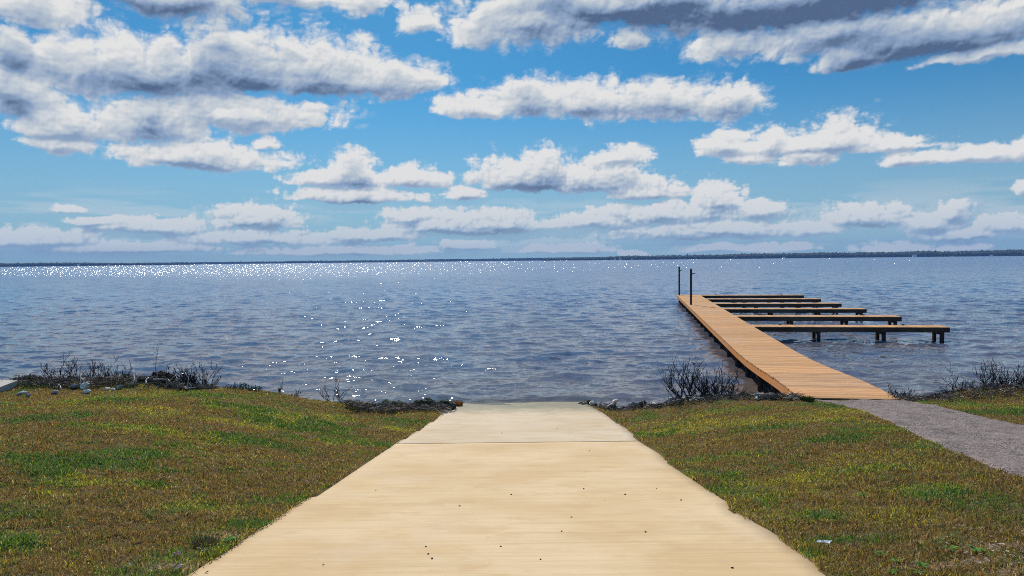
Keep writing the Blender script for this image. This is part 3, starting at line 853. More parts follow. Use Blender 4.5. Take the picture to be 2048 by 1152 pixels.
# dark mossy rocks at the waterline both sides of the ramp
rr = random.Random(12)
for i in range(26):
    px = 752+i*5.8+rr.uniform(-2, 2); 
    x, y, z = at_crest(px, 800, rr.uniform(.15, .6)); s = y/F
    w = rr.uniform(16, 32)
    o = link('rock', rock_mesh(w*s, w*s*.9, rr.uniform(12, 22)*s, 300+i), ROCKM['moss' if i % 3 else 'dark'], None, (x, y, z+.09+rr.uniform(-.04, .08)))
    o.rotation_euler = (rr.uniform(-.2, .2), rr.uniform(-.2, .2), rr.uniform(0, 3))
    lab = 'dark mossy rock in the row along the water left of the ramp'
    if i == 0: lab = 'leftmost dark rock of the mossy row left of the ramp'
    if i == 25: lab = 'last mossy rock of the row, next to the orange reed tuft'
    tag(o, lab, 'rock', 'mossy rocks left of the ramp')
for i in range(14):
    px = 1160+i*4.6+rr.uniform(-2, 2)
    x, y, z = gpt(px, 803+abs(i-5)*.4+rr.uniform(-2, 3));
    if y > 22.5: y = 22.2+rr.uniform(-.3, .2); x = (px-1024)/F*y; z = float(ground_z(x, y))
    s = y/F; w = rr.uniform(8, 15)
    o = link('rock', rock_mesh(w*s, w*s*.9, rr.uniform(7, 10)*s, 400+i), ROCKM['dark' if i % 2 else 'moss'], None, (x, y, max(z, -.05)+.04))
    o.rotation_euler = (rr.uniform(-.2, .2), rr.uniform(-.2, .2), rr.uniform(0, 3))
    lab = 'dark rock in the pile at the right corner of the ramp end'
    if i == 0: lab = 'dark rock farthest out, at the left tip of the pile by the ramp end'
    if i == 13: lab = 'rightmost dark rock of the pile, beside the grey stump'
    tag(o, lab, 'rock', 'dark rocks at the ramp corner')

DRIFT = simple('bleached driftwood', (.42, .38, .33), (.75, .70, .62), 6, .85, .5, 20, (1, 1, 1))
def stick(name, pts, rad, label, cat='driftwood', mat=DRIFT, lift=.06, seg=4, twigs=0):
    P = []
    for (px, py, *up) in pts:
        x, y, z = gpt(px, py)
        if y > 22: x, y, z = at_crest(px, py, .2)
        P.append(Vector((x, y, z+lift+(up[0] if up else 0))))
    # smooth polyline with a little crook
    Q = []
    for a, b in zip(P[:-1], P[1:]):
        for t in range(seg):
            q = a.lerp(b, t/seg); q += Vector((rr.uniform(-1, 1), rr.uniform(-1, 1), rr.uniform(-.5, 1)))*rad*.7; Q.append(q)
    Q.append(P[-1])
    n = len(Q); mb = MB()
    mb.tube(Q, [rad*(1-.6*i/(n-1)) for i in range(n)], 6)
    for _ in range(twigs):
        i = rr.randrange(1, n-1); d = Vector((rr.uniform(-1, 1), rr.uniform(-.4, .4), rr.uniform(.1, .8))).normalized()*rr.uniform(.12, .35)
        mb.tube([Q[i], Q[i]+d*.5+Vector((0, 0, .02)), Q[i]+d], [rad*.45, rad*.3, rad*.15], 4)
    c = Q[0].copy(); mb.V = [tuple(Vector(v)-c) for v in mb.V]
    o = mb.build(name, mat, None, c, smooth=True); tag(o, label, cat)
stick('driftwood_log', [(152, 757), (165, 755), (171, 752.5)], .06, 'thick pale driftwood log lying through the left shrub')
stick('driftwood_branch', [(152, 777), (166, 771), (187, 767.5)], .035, 'pale branch lying above the pale boulder', twigs=2)
stick('driftwood_branch', [(114, 780), (119, 777, .04), (124, 783)], .022, 'short curved pale stick in the grass at left')
stick('driftwood_branch', [(299, 762), (312, 761, .10), (323, 762, .11), (331, 763)], .025, 'arched white branch over the root mound')
stick('driftwood_branch', [(308, 764), (318, 767, .05), (336, 768, .06), (348, 776)], .022, 'long crooked white branch in front of the root mound', twigs=3)
stick('driftwood_branch', [(291, 773), (293, 768, .05), (297, 765, .08)], .02, 'short leaning white branch left of the root mound')
stick('driftwood_branch', [(264, 774), (270, 768, .08), (267, 760, .2)], .02, 'upright bleached stick between the left shrub and the root mound', twigs=2)
stick('driftwood_branch', [(368, 780), (378, 782), (389, 780.5)], .022, 'low white stick in the grass under the second shrub', twigs=2)
stick('driftwood_branch', [(744, 799), (770, 800), (788, 800), (802, 806)], .022, 'long thin white branch on the debris left of the ramp', twigs=4)
stick('driftwood_branch', [(845, 806), (852, 812)], .02, 'short white stick crossing the debris left of the ramp')
stick('driftwood_branch', [(884, 831), (895, 825), (907, 820)], .03, 'pale branch lying along the left edge of the ramp', twigs=2)
stick('driftwood_stump', [(1219, 817), (1227, 811, .06), (1236, 806, .20)], .09, 'leaning grey driftwood stump at the right of the ramp')
stick('driftwood_branch', [(1212, 819), (1224, 816), (1236, 815)], .02, 'thin pale branch lying in front of the stump', twigs=4)
stick('driftwood_branch', [(1336, 810), (1348, 806), (1363, 804)], .025, 'pale branch lying left below the grey stones', twigs=1)
stick('driftwood_branch', [(1361, 799), (1378, 798), (1396, 795.5)], .025, 'pale branch leading up to the left end of the plank')
stick('driftwood_branch', [(1378, 807), (1392, 804, .05), (1409, 801)], .028, 'bent pale branch in the grass below the plank', twigs=1)
stick('driftwood_log', [(1400, 785), (1418, 784), (1430, 782.5)], .05, 'dark rotten log at the root of the right shrub', mat=W_DARK)
# pale plank
a = Vector(gpt(1396, 795)); b_ = Vector(gpt(1548, 790))
if b_.y > 19.5: b_ = Vector(at_crest(1548, 789, .1))
mb = MB(); d = b_-a; mb.box((0, 0, 0), (d.length, .14, .045), d, None, (0, 0, 1))
o = mb.build('plank', simple('weathered plank', (.40, .37, .31), (.55, .50, .42), 5, .85, .4, 30, (.3, 4, 4)), None, (a+b_)/2+Vector((0, 0, .08)))
tag(o, 'long straight pale weathered plank on the bank left of the dock', 'plank')

TWIG = simple('grey brown bark', (.045, .033, .03), (.11, .085, .075), 9, .85)
TWIG2 = simple('dark bark', (.022, .018, .018), (.06, .048, .045), 9, .85)
def shrub(px0, px1, ytop, ybase, label, seed, stems=26, mat=TWIG, back=.35, dense=1.0, lean=1.0, rad=.016, group=None, frompx=None):
    r = random.Random(seed); pc = frompx or (px0+px1)/2
    x, y, z = at_crest(pc, ybase, back)
    s = y/F; W = (px1-px0)*s/2; zt = EYE - (ytop-(520.5-.011*(pc-1024)))*s
    H = max(zt-z, .35)
    stem = MB(); twig = MB()
    def grow(mb, p, d, L, rad_, depth):
        n = 4; pts = [p.copy()]; rads = [rad_]
        for i in range(n):
            d = (d+Vector((r.uniform(-.22, .22), r.uniform(-.22, .22), r.uniform(-.06, .24)))).normalized()
            p = p+d*(L/n); pts.append(p.copy()); rads.append(max(rad_*(1-.5*(i+1)/n), .0046))
        mb.tube(pts, rads, 4 if depth else 5, cap=False)
        if depth >= 2: return
        for _ in range(int((4.0 if depth < 1 else 3.0)*dense+r.random())):
            i = r.randrange(1, n+1); q = pts[i]
            side = Vector((r.uniform(-1, 1), r.uniform(-.9, .9), r.uniform(.0, .9)))
            grow(twig, q, (d*.6+side*.85).normalized(), L*r.uniform(.40, .68), max(rads[i]*.75, .0055), depth+1)
    nr = max(2, stems//6); roots = [-.72+1.44*(j+r.uniform(.25, .75))/nr for j in range(nr)]
    for i in range(stems):
        u = max(-1, min(1, roots[i % len(roots)]+r.uniform(-.16, .16))); bx = u*W*.9
        p = Vector((bx, r.uniform(-.3, .3), float(ground_z(x+bx, y))-z-.03))
        hh = H*(1-.35*abs(u)**1.6)*r.uniform(.5, .88)
        d = Vector((u*.5*lean+r.uniform(-.95, .95), r.uniform(-.5, .5), r.uniform(.38, .95))).normalized()
        grow(stem, p, d, hh*.85, rad*r.uniform(.7, 1.2), 0)
    stem.tube([(W*.9*q_, 0, float(ground_z(x+W*.9*q_, y))-z-.04) for q_ in sorted(roots)], .02, 5)
    root = empty('bare_shrub', (x, y, z)); tag(root, label, 'shrub', group)
    stem.build('stems', mat, root, smooth=True); twig.build('twigs', mat, root, smooth=True)
    return root
shrub(76, 272, 716, 775, 'wide low bare shrub, the leftmost, tangled over driftwood', 1, 30, TWIG2, .5, 1.1, 1.15)
shrub(325, 440, 728, 775, 'bare twiggy shrub right of the root mound on the left bank', 2, 28, TWIG2, .4, 1.1)
shrub(645, 704, 756, 792, 'small sparse bare shrub on the crest left of the ramp', 3, 8, TWIG2, .3, .8, 1.0, .008)
shrub(545, 612, 766, 782, 'faint cluster of thin twigs on the crest between the left shrubs', 31, 7, TWIG2, .3, .7, 1.0, .006)
shrub(1322, 1500, 724, 790, 'large bare branching shrub between the ramp and the dock', 4, 36, TWIG2, .45, 1.15, .9)
shrub(1755, 1830, 768, 797, 'small bare shrub just right of the foot of the dock', 5, 10, TWIG2, .3, .8, 1.0, .009)
shrub(1860, 2100, 730, 800, 'largest bare shrub at the right edge beside the path', 6, 34, TWIG2, .5, 1.15)
shrub(10, 70, 755, 782, 'few thin bare stems beside the concrete pad', 7, 5, TWIG, .3, .6, 1.0, .006)

# tall dry weed stalk
x, y, z = at_crest(309, 760, .2)
root = empty('weed_stalk', (x, y, z)); tag(root, 'single tall thin dry weed stalk rising against the water', 'weed')
mb = MB(); mb.tube([(0, 0, 0), (.03, 0, .35), (.06, .01, .65), (.13, .01, .98)], [.008, .006, .005, .003], 5); mb.build('stem', TWIG, root)
mb = MB()
for i in range(12):
    t = .45+i*.05; b0 = Vector((.06+(t-.65)*.2, 0, t)); dd = Vector((rr.uniform(-.06, .06), rr.uniform(-.04, .04), rr.uniform(.02, .06)))
    mb.tube([b0, b0+dd], [.004, .006], 4)
mb.build('seed_heads', TWIG, root)

LEAF = simple('dull green leaves', (.035, .055, .02), (.10, .12, .045), 14, .7)
def leafy(px0, px1, ybase, h, label, seed, mat=LEAF, n=420, name='leafy_weed', cat='weed', leaf=.035, back=.15, group=None, xyz=None, rad=None):
    r = np.random.default_rng(seed)
    if xyz is None:
        x, y, z = at_crest((px0+px1)/2, ybase, back); W = (px1-px0)*y/F/2
    else: x, y, z = xyz; W = rad
    V = []; Fc = []
    for i in range(n):
        u = r.uniform(-1, 1); w = r.uniform(-1, 1)
        clump = .55+.45*math.sin(u*7+seed)
        c = np.array([u*W, w*min(W, .35), 0]); c[2] = float(ground_z(x+c[0], y+c[1]))-z + h*clump*(1-.5*u*u)*r.uniform(.05, 1)
        d = r.normal(size=3); d /= np.linalg.norm(d); e = np.cross(d, r.normal(size=3)); e /= np.linalg.norm(e)
        L = leaf*r.uniform(.6, 1.3); b = len(V)
        V += [tuple(c-d*L), tuple(c+e*L*.38), tuple(c+d*L), tuple(c-e*L*.38)]; Fc.append((b, b+1, b+2, b+3))
    root = empty(name, (x, y, z)); tag(root, label, cat, group)
    me = bpy.data.meshes.new('leaves'); me.from_pydata(V, [], Fc); me.update(); link('leaves', me, mat, root)
    mb = MB(); rd = random.Random(seed)
    for i in range(max(6, n//30)):
        u = rd.uniform(-.9, .9); zz = float(ground_z(x+u*W, y))-z
        mb.tube([(u*W, 0, zz-.02), (u*W+rd.uniform(-.06, .06), rd.uniform(-.1, .1), zz+h*.85)], [.006, .003], 4)
    mb.build('stems', TWIG, root)
leafy(457, 520, 775, .20, 'low leafy grey green weeds on the crest right of the second shrub', 21)
leafy(20, 92, 785, .22, 'scrubby dark green weeds beside the concrete pad', 22, n=600)
leafy(232, 270, 775, .24, 'green leafy clump at the right foot of the left shrub', 23, n=400)
leafy(1440, 1500, 790, .12, 'low green weeds under the right shrub beside the dock', 24, n=300)
leafy(1310, 1345, 800, .10, 'green ground weeds left of the grey stones', 25, n=250)
PURP = simple('purple brown scrub', (.045, .022, .03), (.10, .06, .065), 10, .8)
leafy(1830, 2110, 800, .16, 'purplish brown low scrub beneath the largest shrub', 26, PURP, 1600, 'low_scrub', 'scrub', .03)
for q_, l_ in ((775, 'far left'), (820, 'middle'), (870, 'right end')): leafy(q_-28, q_+28, 800, .20, 'dark green water weeds on the mossy rocks left of the ramp, '+l_, 40+q_, simple('water weed', (.018, .028, .016), (.06, .075, .04), 10, .8), 420, leaf=.03, back=.25)
leafy(1770, 1850, 800, .16, 'dark green weeds at the foot of the dock shrub', 27, n=400)
# root mound
x, y, z = at_crest(322, 765, .15)
V, Fc = ICO3; r_ = np.random.default_rng(5)
Vm = V*(1+.14*r_.normal(size=(len(V), 1)))*np.array([.36, .26, .20])
me = bpy.data.meshes.new('root_mound'); me.from_pydata([tuple(v) for v in Vm], [], Fc); me.update()
root = empty('root_mound', (x, y, z)); tag(root, 'dark brown matted root mound behind the arched white branch', 'root mound')
RM = simple('matted roots', (.03, .018, .012), (.085, .05, .032), 14, .95, .8, 40)
link('mound', me, RM, root, (0, 0, .06))
mb = MB(); rd = random.Random(8)
for i in range(160):
    t = rd.uniform(0, math.pi); f_ = rd.uniform(0, 2*math.pi); c = Vector((.36*math.cos(f_)*math.sin(t), .26*math.sin(f_)*math.sin(t), .06+.2*abs(math.cos(t))))
    d = Vector((rd.uniform(-1, 1), rd.uniform(-1, 1), rd.uniform(-.3, .9))).normalized()*rd.uniform(.05, .12)
    mb.tube([c, c+d], [.005, .002], 3)
mb.build('rootlets', RM, root)

# matted debris of dead reeds and sticks along the crest: nobody could count it
def debris(name, spans, label, n, seed, mat):
    r = random.Random(seed); mb = MB()
    for i in range(n):
        px0, px1, b0, b1, th = r.choices(spans, weights=[abs(s_[1]-s_[0]) for s_ in spans])[0]
        px = r.uniform(px0, px1)
        x, y, z = at_crest(px, 790, r.uniform(b0, b1)) if i % 1 == 0 else 0
        a = r.uniform(0, 2*math.pi); L = r.uniform(.06, .24); e = r.uniform(-.1, .5)
        c = Vector((x, y, z+r.uniform(0, th)))
        d = Vector((math.cos(a), math.sin(a)*.7, e)).normalized()*L
        mb.a = 1.0 if r.random() < .2 else r.random()*.45
        w = r.uniform(.004, .010)
        mb.tube([c, c+d*.5+Vector((0, 0, r.uniform(-.01, .03))), c+d], [w, w*.9, w*.5], 3, cap=False)
    o = mb.build(name, mat); tag(o, label, 'debris', kind='stuff')
DEB = simple('dead reeds', (.15, .112, .082), (.34, .265, .20), 5, .9, 0, 10, (1, 1, 1), 1.9)
debris('shore_debris', [(30, 270, -.7, .5, .10), (270, 430, -.35, .4, .08), (690, 905, -.75, .3, .07)], 'matted dead reeds and sticks along the left bank', 5200, 3, DEB)
debris('shore_debris', [(1205, 1340, -.6, .3, .06), (1340, 1600, -.6, .4, .06), (1800, 2100, -.8, .3, .10)], 'matted dead reeds and sticks along the right bank', 2300, 4, DEB)

# ------------------------------------------------------------------ grass
def build_grass():
    V = []; C = []; N = 0
    bands = [(2.6, 5, 6800), (5, 7, 5600), (7, 9.5, 4200), (9.5, 12.5, 3000), (12.5, 15.5, 2200), (15.5, 21.5, 1600)]
    allx = []; ally = []
    for (ya, yb, dens) in bands:
        hw = .80*yb+3.0; area = 2*hw*(yb-ya); n = int(area*dens)
        x = rng.uniform(-hw, hw, n); y = rng.uniform(ya, yb, n)
        keep = (np.abs(x) < .80*y+3.0)
        allx.append(x[keep]); ally.append(y[keep])
    x = np.concatenate(allx); y = np.concatenate(ally)
    # ragged overhang along the ramp
    ov = .02+.16*np.clip(fbm(x*0+np.sign(x)*5, y, 3.0, 3, 71)-.40, 0, 1)*4.0
    keep = (x < XL(y)+ov) | (x > XR(y)-ov*1.9+.03)
    pw = (fbm(x, y, 2.2, 3, 90)-.5)*.3
    inp = inpoly(x+pw*.5, y+pw, PATH_POLY)
    keep &= ~inp
    keep &= (y < crest(x)+.25)
    rub = np.where((x > 3.0) & (x < 7.6), .95, np.where(x < -8.6, .55, np.where((x > -3.9) & (x < -1.5), .6, -9)))
    keep &= ~((y > crest(x)-rub) & (rng.random(len(x)) < .72))
    keep &= ~((np.abs((x-(5.42+.1855*y))) < 1.3) & (y > 17.2))
    dd = field('d', x, y); keep &= (rng.random(len(x)) > dd*.8)
    clump = fbm(x, y, 6.0, 3, 83); keep &= rng.random(len(x)) < (.35+1.3*sstep(clump, .3, .6))
    x = x[keep]; y = y[keep]; n = len(x)
    z = ground_z(x, y)
    r1 = rng.random(n); r2 = rng.random(n)
    col, dd = lawn_cols(x, y, r1, r2)
    col = col*rng.uniform(.70, 1.65, n)[:, None]
    g = np.clip(field('g', x, y), 0, 1)
    tall = fbm(x, y, 2.4, 3, 66)
    h = rng.uniform(.014, .048, n)*(.40+1.2*tall)*np.clip(1.25-.02*y, .9, 1.25)*(1+.35*g)
    edge = np.minimum(np.abs(XL(y)-x), np.abs(x-XR(y)))
    h *= np.where(edge < .25, 1.15, 1)
    w = (.0012+.00030*y)*rng.uniform(.7, 1.4, n)
    a = rng.uniform(0, 2*np.pi, n); lean = rng.uniform(.2, 1.5, n)
    dx, dy = np.cos(a), np.sin(a)
    b = rng.uniform(0, 2*np.pi, n); wx, wy = np.cos(b)*w, np.sin(b)*w
    Vv = np.empty((n, 5, 3), np.float32)
    m_ = .55
    lx_ = dx*h*lean; ly_ = dy*h*lean
    Vv[:, 0] = np.stack([x-wx, y-wy, z-.005], -1); Vv[:, 1] = np.stack([x+wx, y+wy, z-.005], -1)
    mx, my, mz = x+lx_*.35, y+ly_*.35, z+h*.65
    Vv[:, 2] = np.stack([mx+wx*.8, my+wy*.8, mz], -1); Vv[:, 3] = np.stack([mx-wx*.8, my-wy*.8, mz], -1)
    Vv[:, 4] = np.stack([x+lx_, y+ly_, z+h*rng.uniform(.7, 1.05, n)], -1)
    i0 = np.arange(n)*5
    loops = np.stack([i0, i0+1, i0+2, i0+3, i0+3, i0+2, i0+4], -1).ravel()
    starts = np.stack([np.arange(n)*7, np.arange(n)*7+4], -1).ravel()
    me = raw_mesh('grass', Vv.reshape(-1, 3), loops, starts, None)
    set_col(me, 'turf', np.repeat(col, 5, 0))
    mt, k, out = material('winter grass')
    at = k.add('ShaderNodeAttribute', attribute_name='turf').outputs['Color']
    df = k.add('ShaderNodeBsdfPrincipled', {'Roughness': .55, 'Specular IOR Level': .35}); k.put(df.inputs['Base Color'], at)
    tr = k.add('ShaderNodeBsdfTranslucent'); k.put(tr.inputs[0], k.v('SCALE', at, 2.0))
    mx_ = k.add('ShaderNodeMixShader', {0: .45}); k.l.new(df.outputs[0], mx_.inputs[1]); k.l.new(tr.outputs[0], mx_.inputs[2])
    k.l.new(mx_.outputs[0], out.inputs[0])
    tag(link('grass', me, mt), 'short patchy brown and green winter grass on both lawns', 'grass', kind='stuff')
    print('blades', n)
build_grass()

# leaf litter on the lawn
def litter():
    r = np.random.default_rng(15); V = []; Fc = []
    spots = []
    for i in range(520):
        y = r.uniform(3.5, 15); x = r.uniform(-.78*y, .78*y)
        if XL(y) < x < XR(y): continue
        if inpoly(np.array([x]), np.array([y]), PATH_POLY)[0]: continue
        spots.append((x, y))
    for (px, py, sx, sy, n) in ((1990, 1105, 90, 25, 90), (1900, 1130, 120, 15, 60), (450, 1070, 30, 12, 60), (320, 1135, 50, 10, 60), (325, 957, 12, 4, 30), (1960, 1060, 60, 8, 30)):
        for _ in range(n):
            g = gpt(px+r.normal()*sx*.6, py+r.normal()*sy*.6); 
            if not (XL(g[1]) < g[0] < XR(g[1])): spots.append(g[:2])
    for (x, y) in spots:
        z = float(ground_z(x, y))+.015; L = r.uniform(.008, .024); a = r.uniform(0, 6.28)
        d = np.array([math.cos(a), math.sin(a), r.uniform(-.3, .5)])*L; e = np.array([-math.sin(a), math.cos(a), r.uniform(-.3, .5)])*L*.5
        c = np.array([x, y, z]); b = len(V)
        V += [tuple(c-d), tuple(c+e+[0, 0, .004]), tuple(c+d), tuple(c-e+[0, 0, .003])]; Fc.append((b, b+1, b+2, b+3))
    me = bpy.data.meshes.new('leaf_litter'); me.from_pydata(V, [], Fc); me.update()
    tag(link('leaf_litter', me, simple('dry leaves', (.30, .22, .15), (.62, .54, .44), 3, .8)), 'scattered pale dry leaves lying in the grass', 'leaves', kind='stuff')
litter()

# weeds, flowers, tufts in the lawn
BRG = simple('fresh green leaves', (.07, .19, .02), (.13, .28, .04), 20, .8)
def rosette(px, py, rad, label, seed, mat=BRG):
    x, y, z = gpt(px, py); r = random.Random(seed); mb = MB()
    for i in range(15):
        a = i*2.4+r.uniform(-.2, .2); L = rad*r.uniform(.6, 1.1); d = Vector((math.cos(a), math.sin(a), 0)); s = Vector((-d.y, d.x, 0))*L*.16
        up = r.uniform(.25, .8)
        p0 = Vector((0, 0, .005)); p1 = d*L*.5+Vector((0, 0, L*up*.6)); p2 = d*L+Vector((0, 0, L*up*.55))
        mb.quad([p0-s*.3, p0+s*.3, p1+s, p1-s]); mb.quad([p1-s, p1+s, p2+s*.15, p2-s*.15])
    o = mb.build('weed_rosette', mat, None, (x, y, z+.01)); tag(o, label, 'weed')
rosette(1902, 1102, .07, 'bright green rosette weed above the bare soil patch at lower right', 1)
rosette(1953, 1106, .07, 'yellowish green rosette weed right of the bright one', 2)
rosette(1761, 1114, .06, 'green rosette weed right of the litter near the slab', 3)
rosette(1789, 1126, .06, 'wide flat rosette weed below another near the slab', 4)
rosette(1843, 1136, .06, 'dark green rosette weed near the bottom edge at right', 5)
rosette(1784, 1148, .05, 'rosette weed cut by the bottom edge of the picture', 6)
rosette(1727, 992, .06, 'green rosette weed alone in the middle of the right lawn', 7)
rosette(458, 1084, .09, 'bushy green weed at the left side of the slab', 8)
rosette(1838, 1150, .05, 'small rosette weed at the bottom edge among dry leaves', 9)
PF = simple('purple petals', (.20, .05, .22), (.34, .12, .36), 20, .6)
def flowers(px, py, label, seed, n=9):
    x, y, z = gpt(px, py); r = random.Random(seed); root = empty('purple_flower', (x, y, z)); tag(root, label, 'flower')
    st = MB(); pt = MB()
    for i in range(n):
        p = Vector((r.uniform(-.05, .05), r.uniform(-.05, .05), 0)); t = p+Vector((r.uniform(-.01, .01), 0, r.uniform(.04, .08)))
        st.tube([p, t], [.0025, .0015], 4)
        for j in range(5):
            a = j*1.257; d = Vector((math.cos(a), math.sin(a), .4))*.006; pt.box(t+d, (.008, .005, .002), d)
    st.build('stems', BRG, root); pt.build('petals', PF, root)
flowers(359, 1120, 'clump of tiny purple flowers left of the slab near the bottom', 1, 8)
flowers(401, 1114, 'few purple flowers close to the left slab edge', 2, 4)
flowers(366, 1148, 'purple flowers at the very bottom left of the slab', 3, 4)
flowers(581, 974, 'sparse purple flowers farther up the left lawn', 4, 3)
flowers(608, 975, 'purple flowers nearest the slab in mid lawn', 5, 3)
def tuft(px, py, h, rad, n, mat, label, seed, name='grass_tuft', spread=.6, lift=0):
    x, y, z = gpt(px, py)
    if y > 22.4: x, y, z = x*21.6/y, 21.6, float(ground_z(x*21.6/y, 21.6))
    r = random.Random(seed); mb = MB()
    for i in range(n):
        a = r.uniform(0, 6.283); q = r.random()**.5*rad; p = Vector((math.cos(a)*q, math.sin(a)*q, 0))
        d = Vector((math.cos(a)*spread*r.random()+r.uniform(-.2, .2), math.sin(a)*spread*r.random()+r.uniform(-.2, .2), 1)).normalized()*h*r.uniform(.5, 1)
        s = Vector((r.uniform(-1, 1), r.uniform(-1, 1), 0)).normalized()*(.0018+y*.00035)
        mb.a = r.random(); m1 = p+d*.55; t = p+d+Vector((d.x, d.y, -abs(d.x)))*.3
        mb.quad([p-s, p+s, m1+s*.8, m1-s*.8]); mb.quad([m1-s*.8, m1+s*.8, t])
    o = mb.build(name, mat, None, (x, y, z+lift)); tag(o, label, 'grass tuft')
ORG = simple('orange dry reed', (.38, .17, .045), (.55, .30, .10), 9, .8, 0, 10, (1, 1, 1), .6)
DRY = simple('straw', (.20, .13, .07), (.36, .25, .13), 9, .8, 0, 10, (1, 1, 1), .6)
tuft(915, 816, .30, .13, 420, ORG, 'orange brown dry reed tuft at the left corner of the ramp end', 1, 'dry_reed_tuft')
tuft(412, 1092, .09, .11, 260, DRY, 'straw coloured dry tuft in bare soil left of the slab', 2)
tuft(1372, 791, .10, .22, 300, DRY, 'low straw coloured tuft behind the grey stones', 3)
tuft(1800, 792, .16, .12, 160, BRG, 'bright green blades under the small shrub by the dock', 4)
tuft(1614, 801, .14, .16, 260, simple('olive blades', (.05, .08, .02), (.13, .15, .04), 9, .7), 'tall grass tuft covering the near left corner of the dock', 5)
tuft(1645, 800, .10, .14, 200, simple('olive seed blades', (.07, .08, .02), (.15, .14, .05), 9, .7), 'seedy grass tuft where the dock meets the path', 6)

# pebbles on the ramp
peb = simple('dark pebble', (.03, .022, .018), (.08, .055, .04), 12, .8)
pm = rock_mesh(.02, .016, .012, 900); pm.materials.append(peb)
first = None
for i, (zx, zy, s) in enumerate([(1082, 541, 1), (1453, 512, 1.2), (1666, 541, 1.4), (817, 600, 1), (1950, 570, 1.1), (1825, 510, .7), (1390, 658, .8), (1340, 731, .8), (1770, 734, 1.1), (645, 810, .8), (656, 848, .8),
                                 (675, 872, 1), (1028, 809, .8), (1232, 876, .7), (1035, 224, 1.5), (1316, 199, 1.5), (1482, 315, .9), (388, 520, .7), (1560, 571, .5), (2214, 920, 1.0)]):
    x, y = ramp_pt(600+zx/2.56, 780+zy/2.56)
    o = bpy.data.objects.new('pebble', pm); COL.objects.link(o); o.location = (x, y, EYE-float(ramp_h(y))+.017); o.scale = (s, s, s); o.rotation_euler = (0, 0, i)
    tag(o, 'tiny dark pebble lying loose on the concrete ramp', 'pebble', 'pebbles on the ramp')
def dryleaf(px, py, L, label, seed):
    x, y = ramp_pt(px, py); mb = MB(); r = random.Random(seed); a = r.uniform(-.5, .5)
    d = Vector((math.cos(a), math.sin(a), 0))*L; e = Vector((-math.sin(a), math.cos(a), 0))*L*.35
    mb.quad([-d, e*1.0+Vector((0, 0, .008)), Vector((0, 0, .002))]); mb.quad([Vector((0, 0, .002)), e+Vector((0, 0, .008)), d+Vector((0, 0, .01))]); mb.quad([-d, Vector((0, 0, .002)), -e+Vector((0, 0, .009))]); mb.quad([-e+Vector((0, 0, .009)), Vector((0, 0, .002)), d+Vector((0, 0, .01))])
    o = mb.build('dry_leaf', simple('brown leaf', (.12, .06, .03), (.2, .11, .05), 9, .8), None, (x, y, EYE-float(ramp_h(y))+.016)); tag(o, label, 'leaf')
dryleaf(647, 1134, .018, 'curled brown leaf on the lower left of the slab', 1)
dryleaf(414, 1149, .022, 'brown leaf at the bottom left corner of the slab', 2)

# crumpled translucent wrapper
x, y, z = gpt(1648, 1092)
nx, ny = 14, 8; X, Y = np.meshgrid(np.linspace(-.055, .055, nx), np.linspace(-.03, .03, ny))
Xs = X+Y*.5; Z = .012+.022*(fbm(X, Y, 38, 3, 5)-.4)+.004*np.abs(np.sin(X*90))
me = grid_mesh('litter', Xs, Y, Z, smooth=False)
o = link('plastic_wrapper', me, simple('pale plastic film', (.50, .56, .66), (.72, .76, .82), 30, .25), None, (x, y, z+.022)); o.rotation_euler = (0, 0, -.25)
tag(o, 'flattened pale bluish plastic wrapper lying in the grass by the slab', 'wrapper')

# ------------------------------------------------------------------ far shore
def wood_strip(label, pts, depth, n, seed, col1, col2):
    """pts: (px, distance, tree height, land height)"""
    r = np.random.default_rng(seed)
    px = np.array([p[0] for p in pts]); D = np.array([p[1] for p in pts]); Hh = np.array([p[2] for p in pts]); LH = np.array([p[3] for p in pts])
    V0, F0 = ICO1; V0 = V0.copy(); F0 = np.array(F0)
    q = r.uniform(px[0], px[-1], n); dd = np.interp(q, px, D) + r.uniform(0, 1, n)**1.3*depth
    hh = np.interp(q, px, Hh)*r.uniform(.84, 1.05, n)*(.82+.36*fbm(q*.02, q*0, 1, 3, seed)); lh = np.interp(q, px, LH)*np.clip((dd-np.interp(q, px, D))/depth*1.6, 0, 1)
    x = (q-1024)/F*dd; y = dd; w = hh*r.uniform(.5, .8, n)
    V = V0[None]*(1+.22*r.normal(size=(n, len(V0), 1)))*np.stack([w, w, hh*.52], -1)[:, None, :]
    V = V + np.stack([x, y, lh+hh*.5], -1)[:, None, :]
    Fa = (F0[None]+(np.arange(n)*len(V0))[:, None, None]).reshape(-1, 3)
    me = raw_mesh('far_wood', V.reshape(-1, 3), Fa.ravel(), np.arange(len(Fa))*3, None)
    mt = simple('far trees', col1, col2, .03, .95)
    tag(link('far_wood', me, mt), label, 'woodland', kind='stuff')
    # the land under it
    t = np.linspace(px[0], px[-1], 160); da = np.interp(t, px, D)-12; L = np.interp(t, px, LH)
    jj = (fbm(t*.05, t*0, 1, 4, seed+3)-.5)*40
    rows = [(0+jj, -.6+0*L), (9+jj, .9+0*L), (depth*.6+0*jj, L*.8+.6), (depth*1.3+0*jj, L+.6), (depth*2.2+0*jj, L*0-1)]
    X = np.stack([(t-1024)/F*(da+o_) for o_, z_ in rows]); Y = np.stack([da+o_ for o_, z_ in rows]); Z = np.stack([z_ for o_, z_ in rows])
    me = grid_mesh('hills', X, Y, Z)
    tag(link('hills', me, simple('far bank', (.10, .09, .05), (.16, .13, .08), .02, .95)), 'low bank under ' + label, 'shore', kind='structure')
wood_strip('distant pale blue line of trees along the middle of the horizon', [(250, 4900, 13, 3), (700, 5100, 13, 4), (1000, 5200, 15, 6), (1300, 5200, 15, 8)], 220, 3600, 1, (.028, .040, .018), (.05, .06, .03))
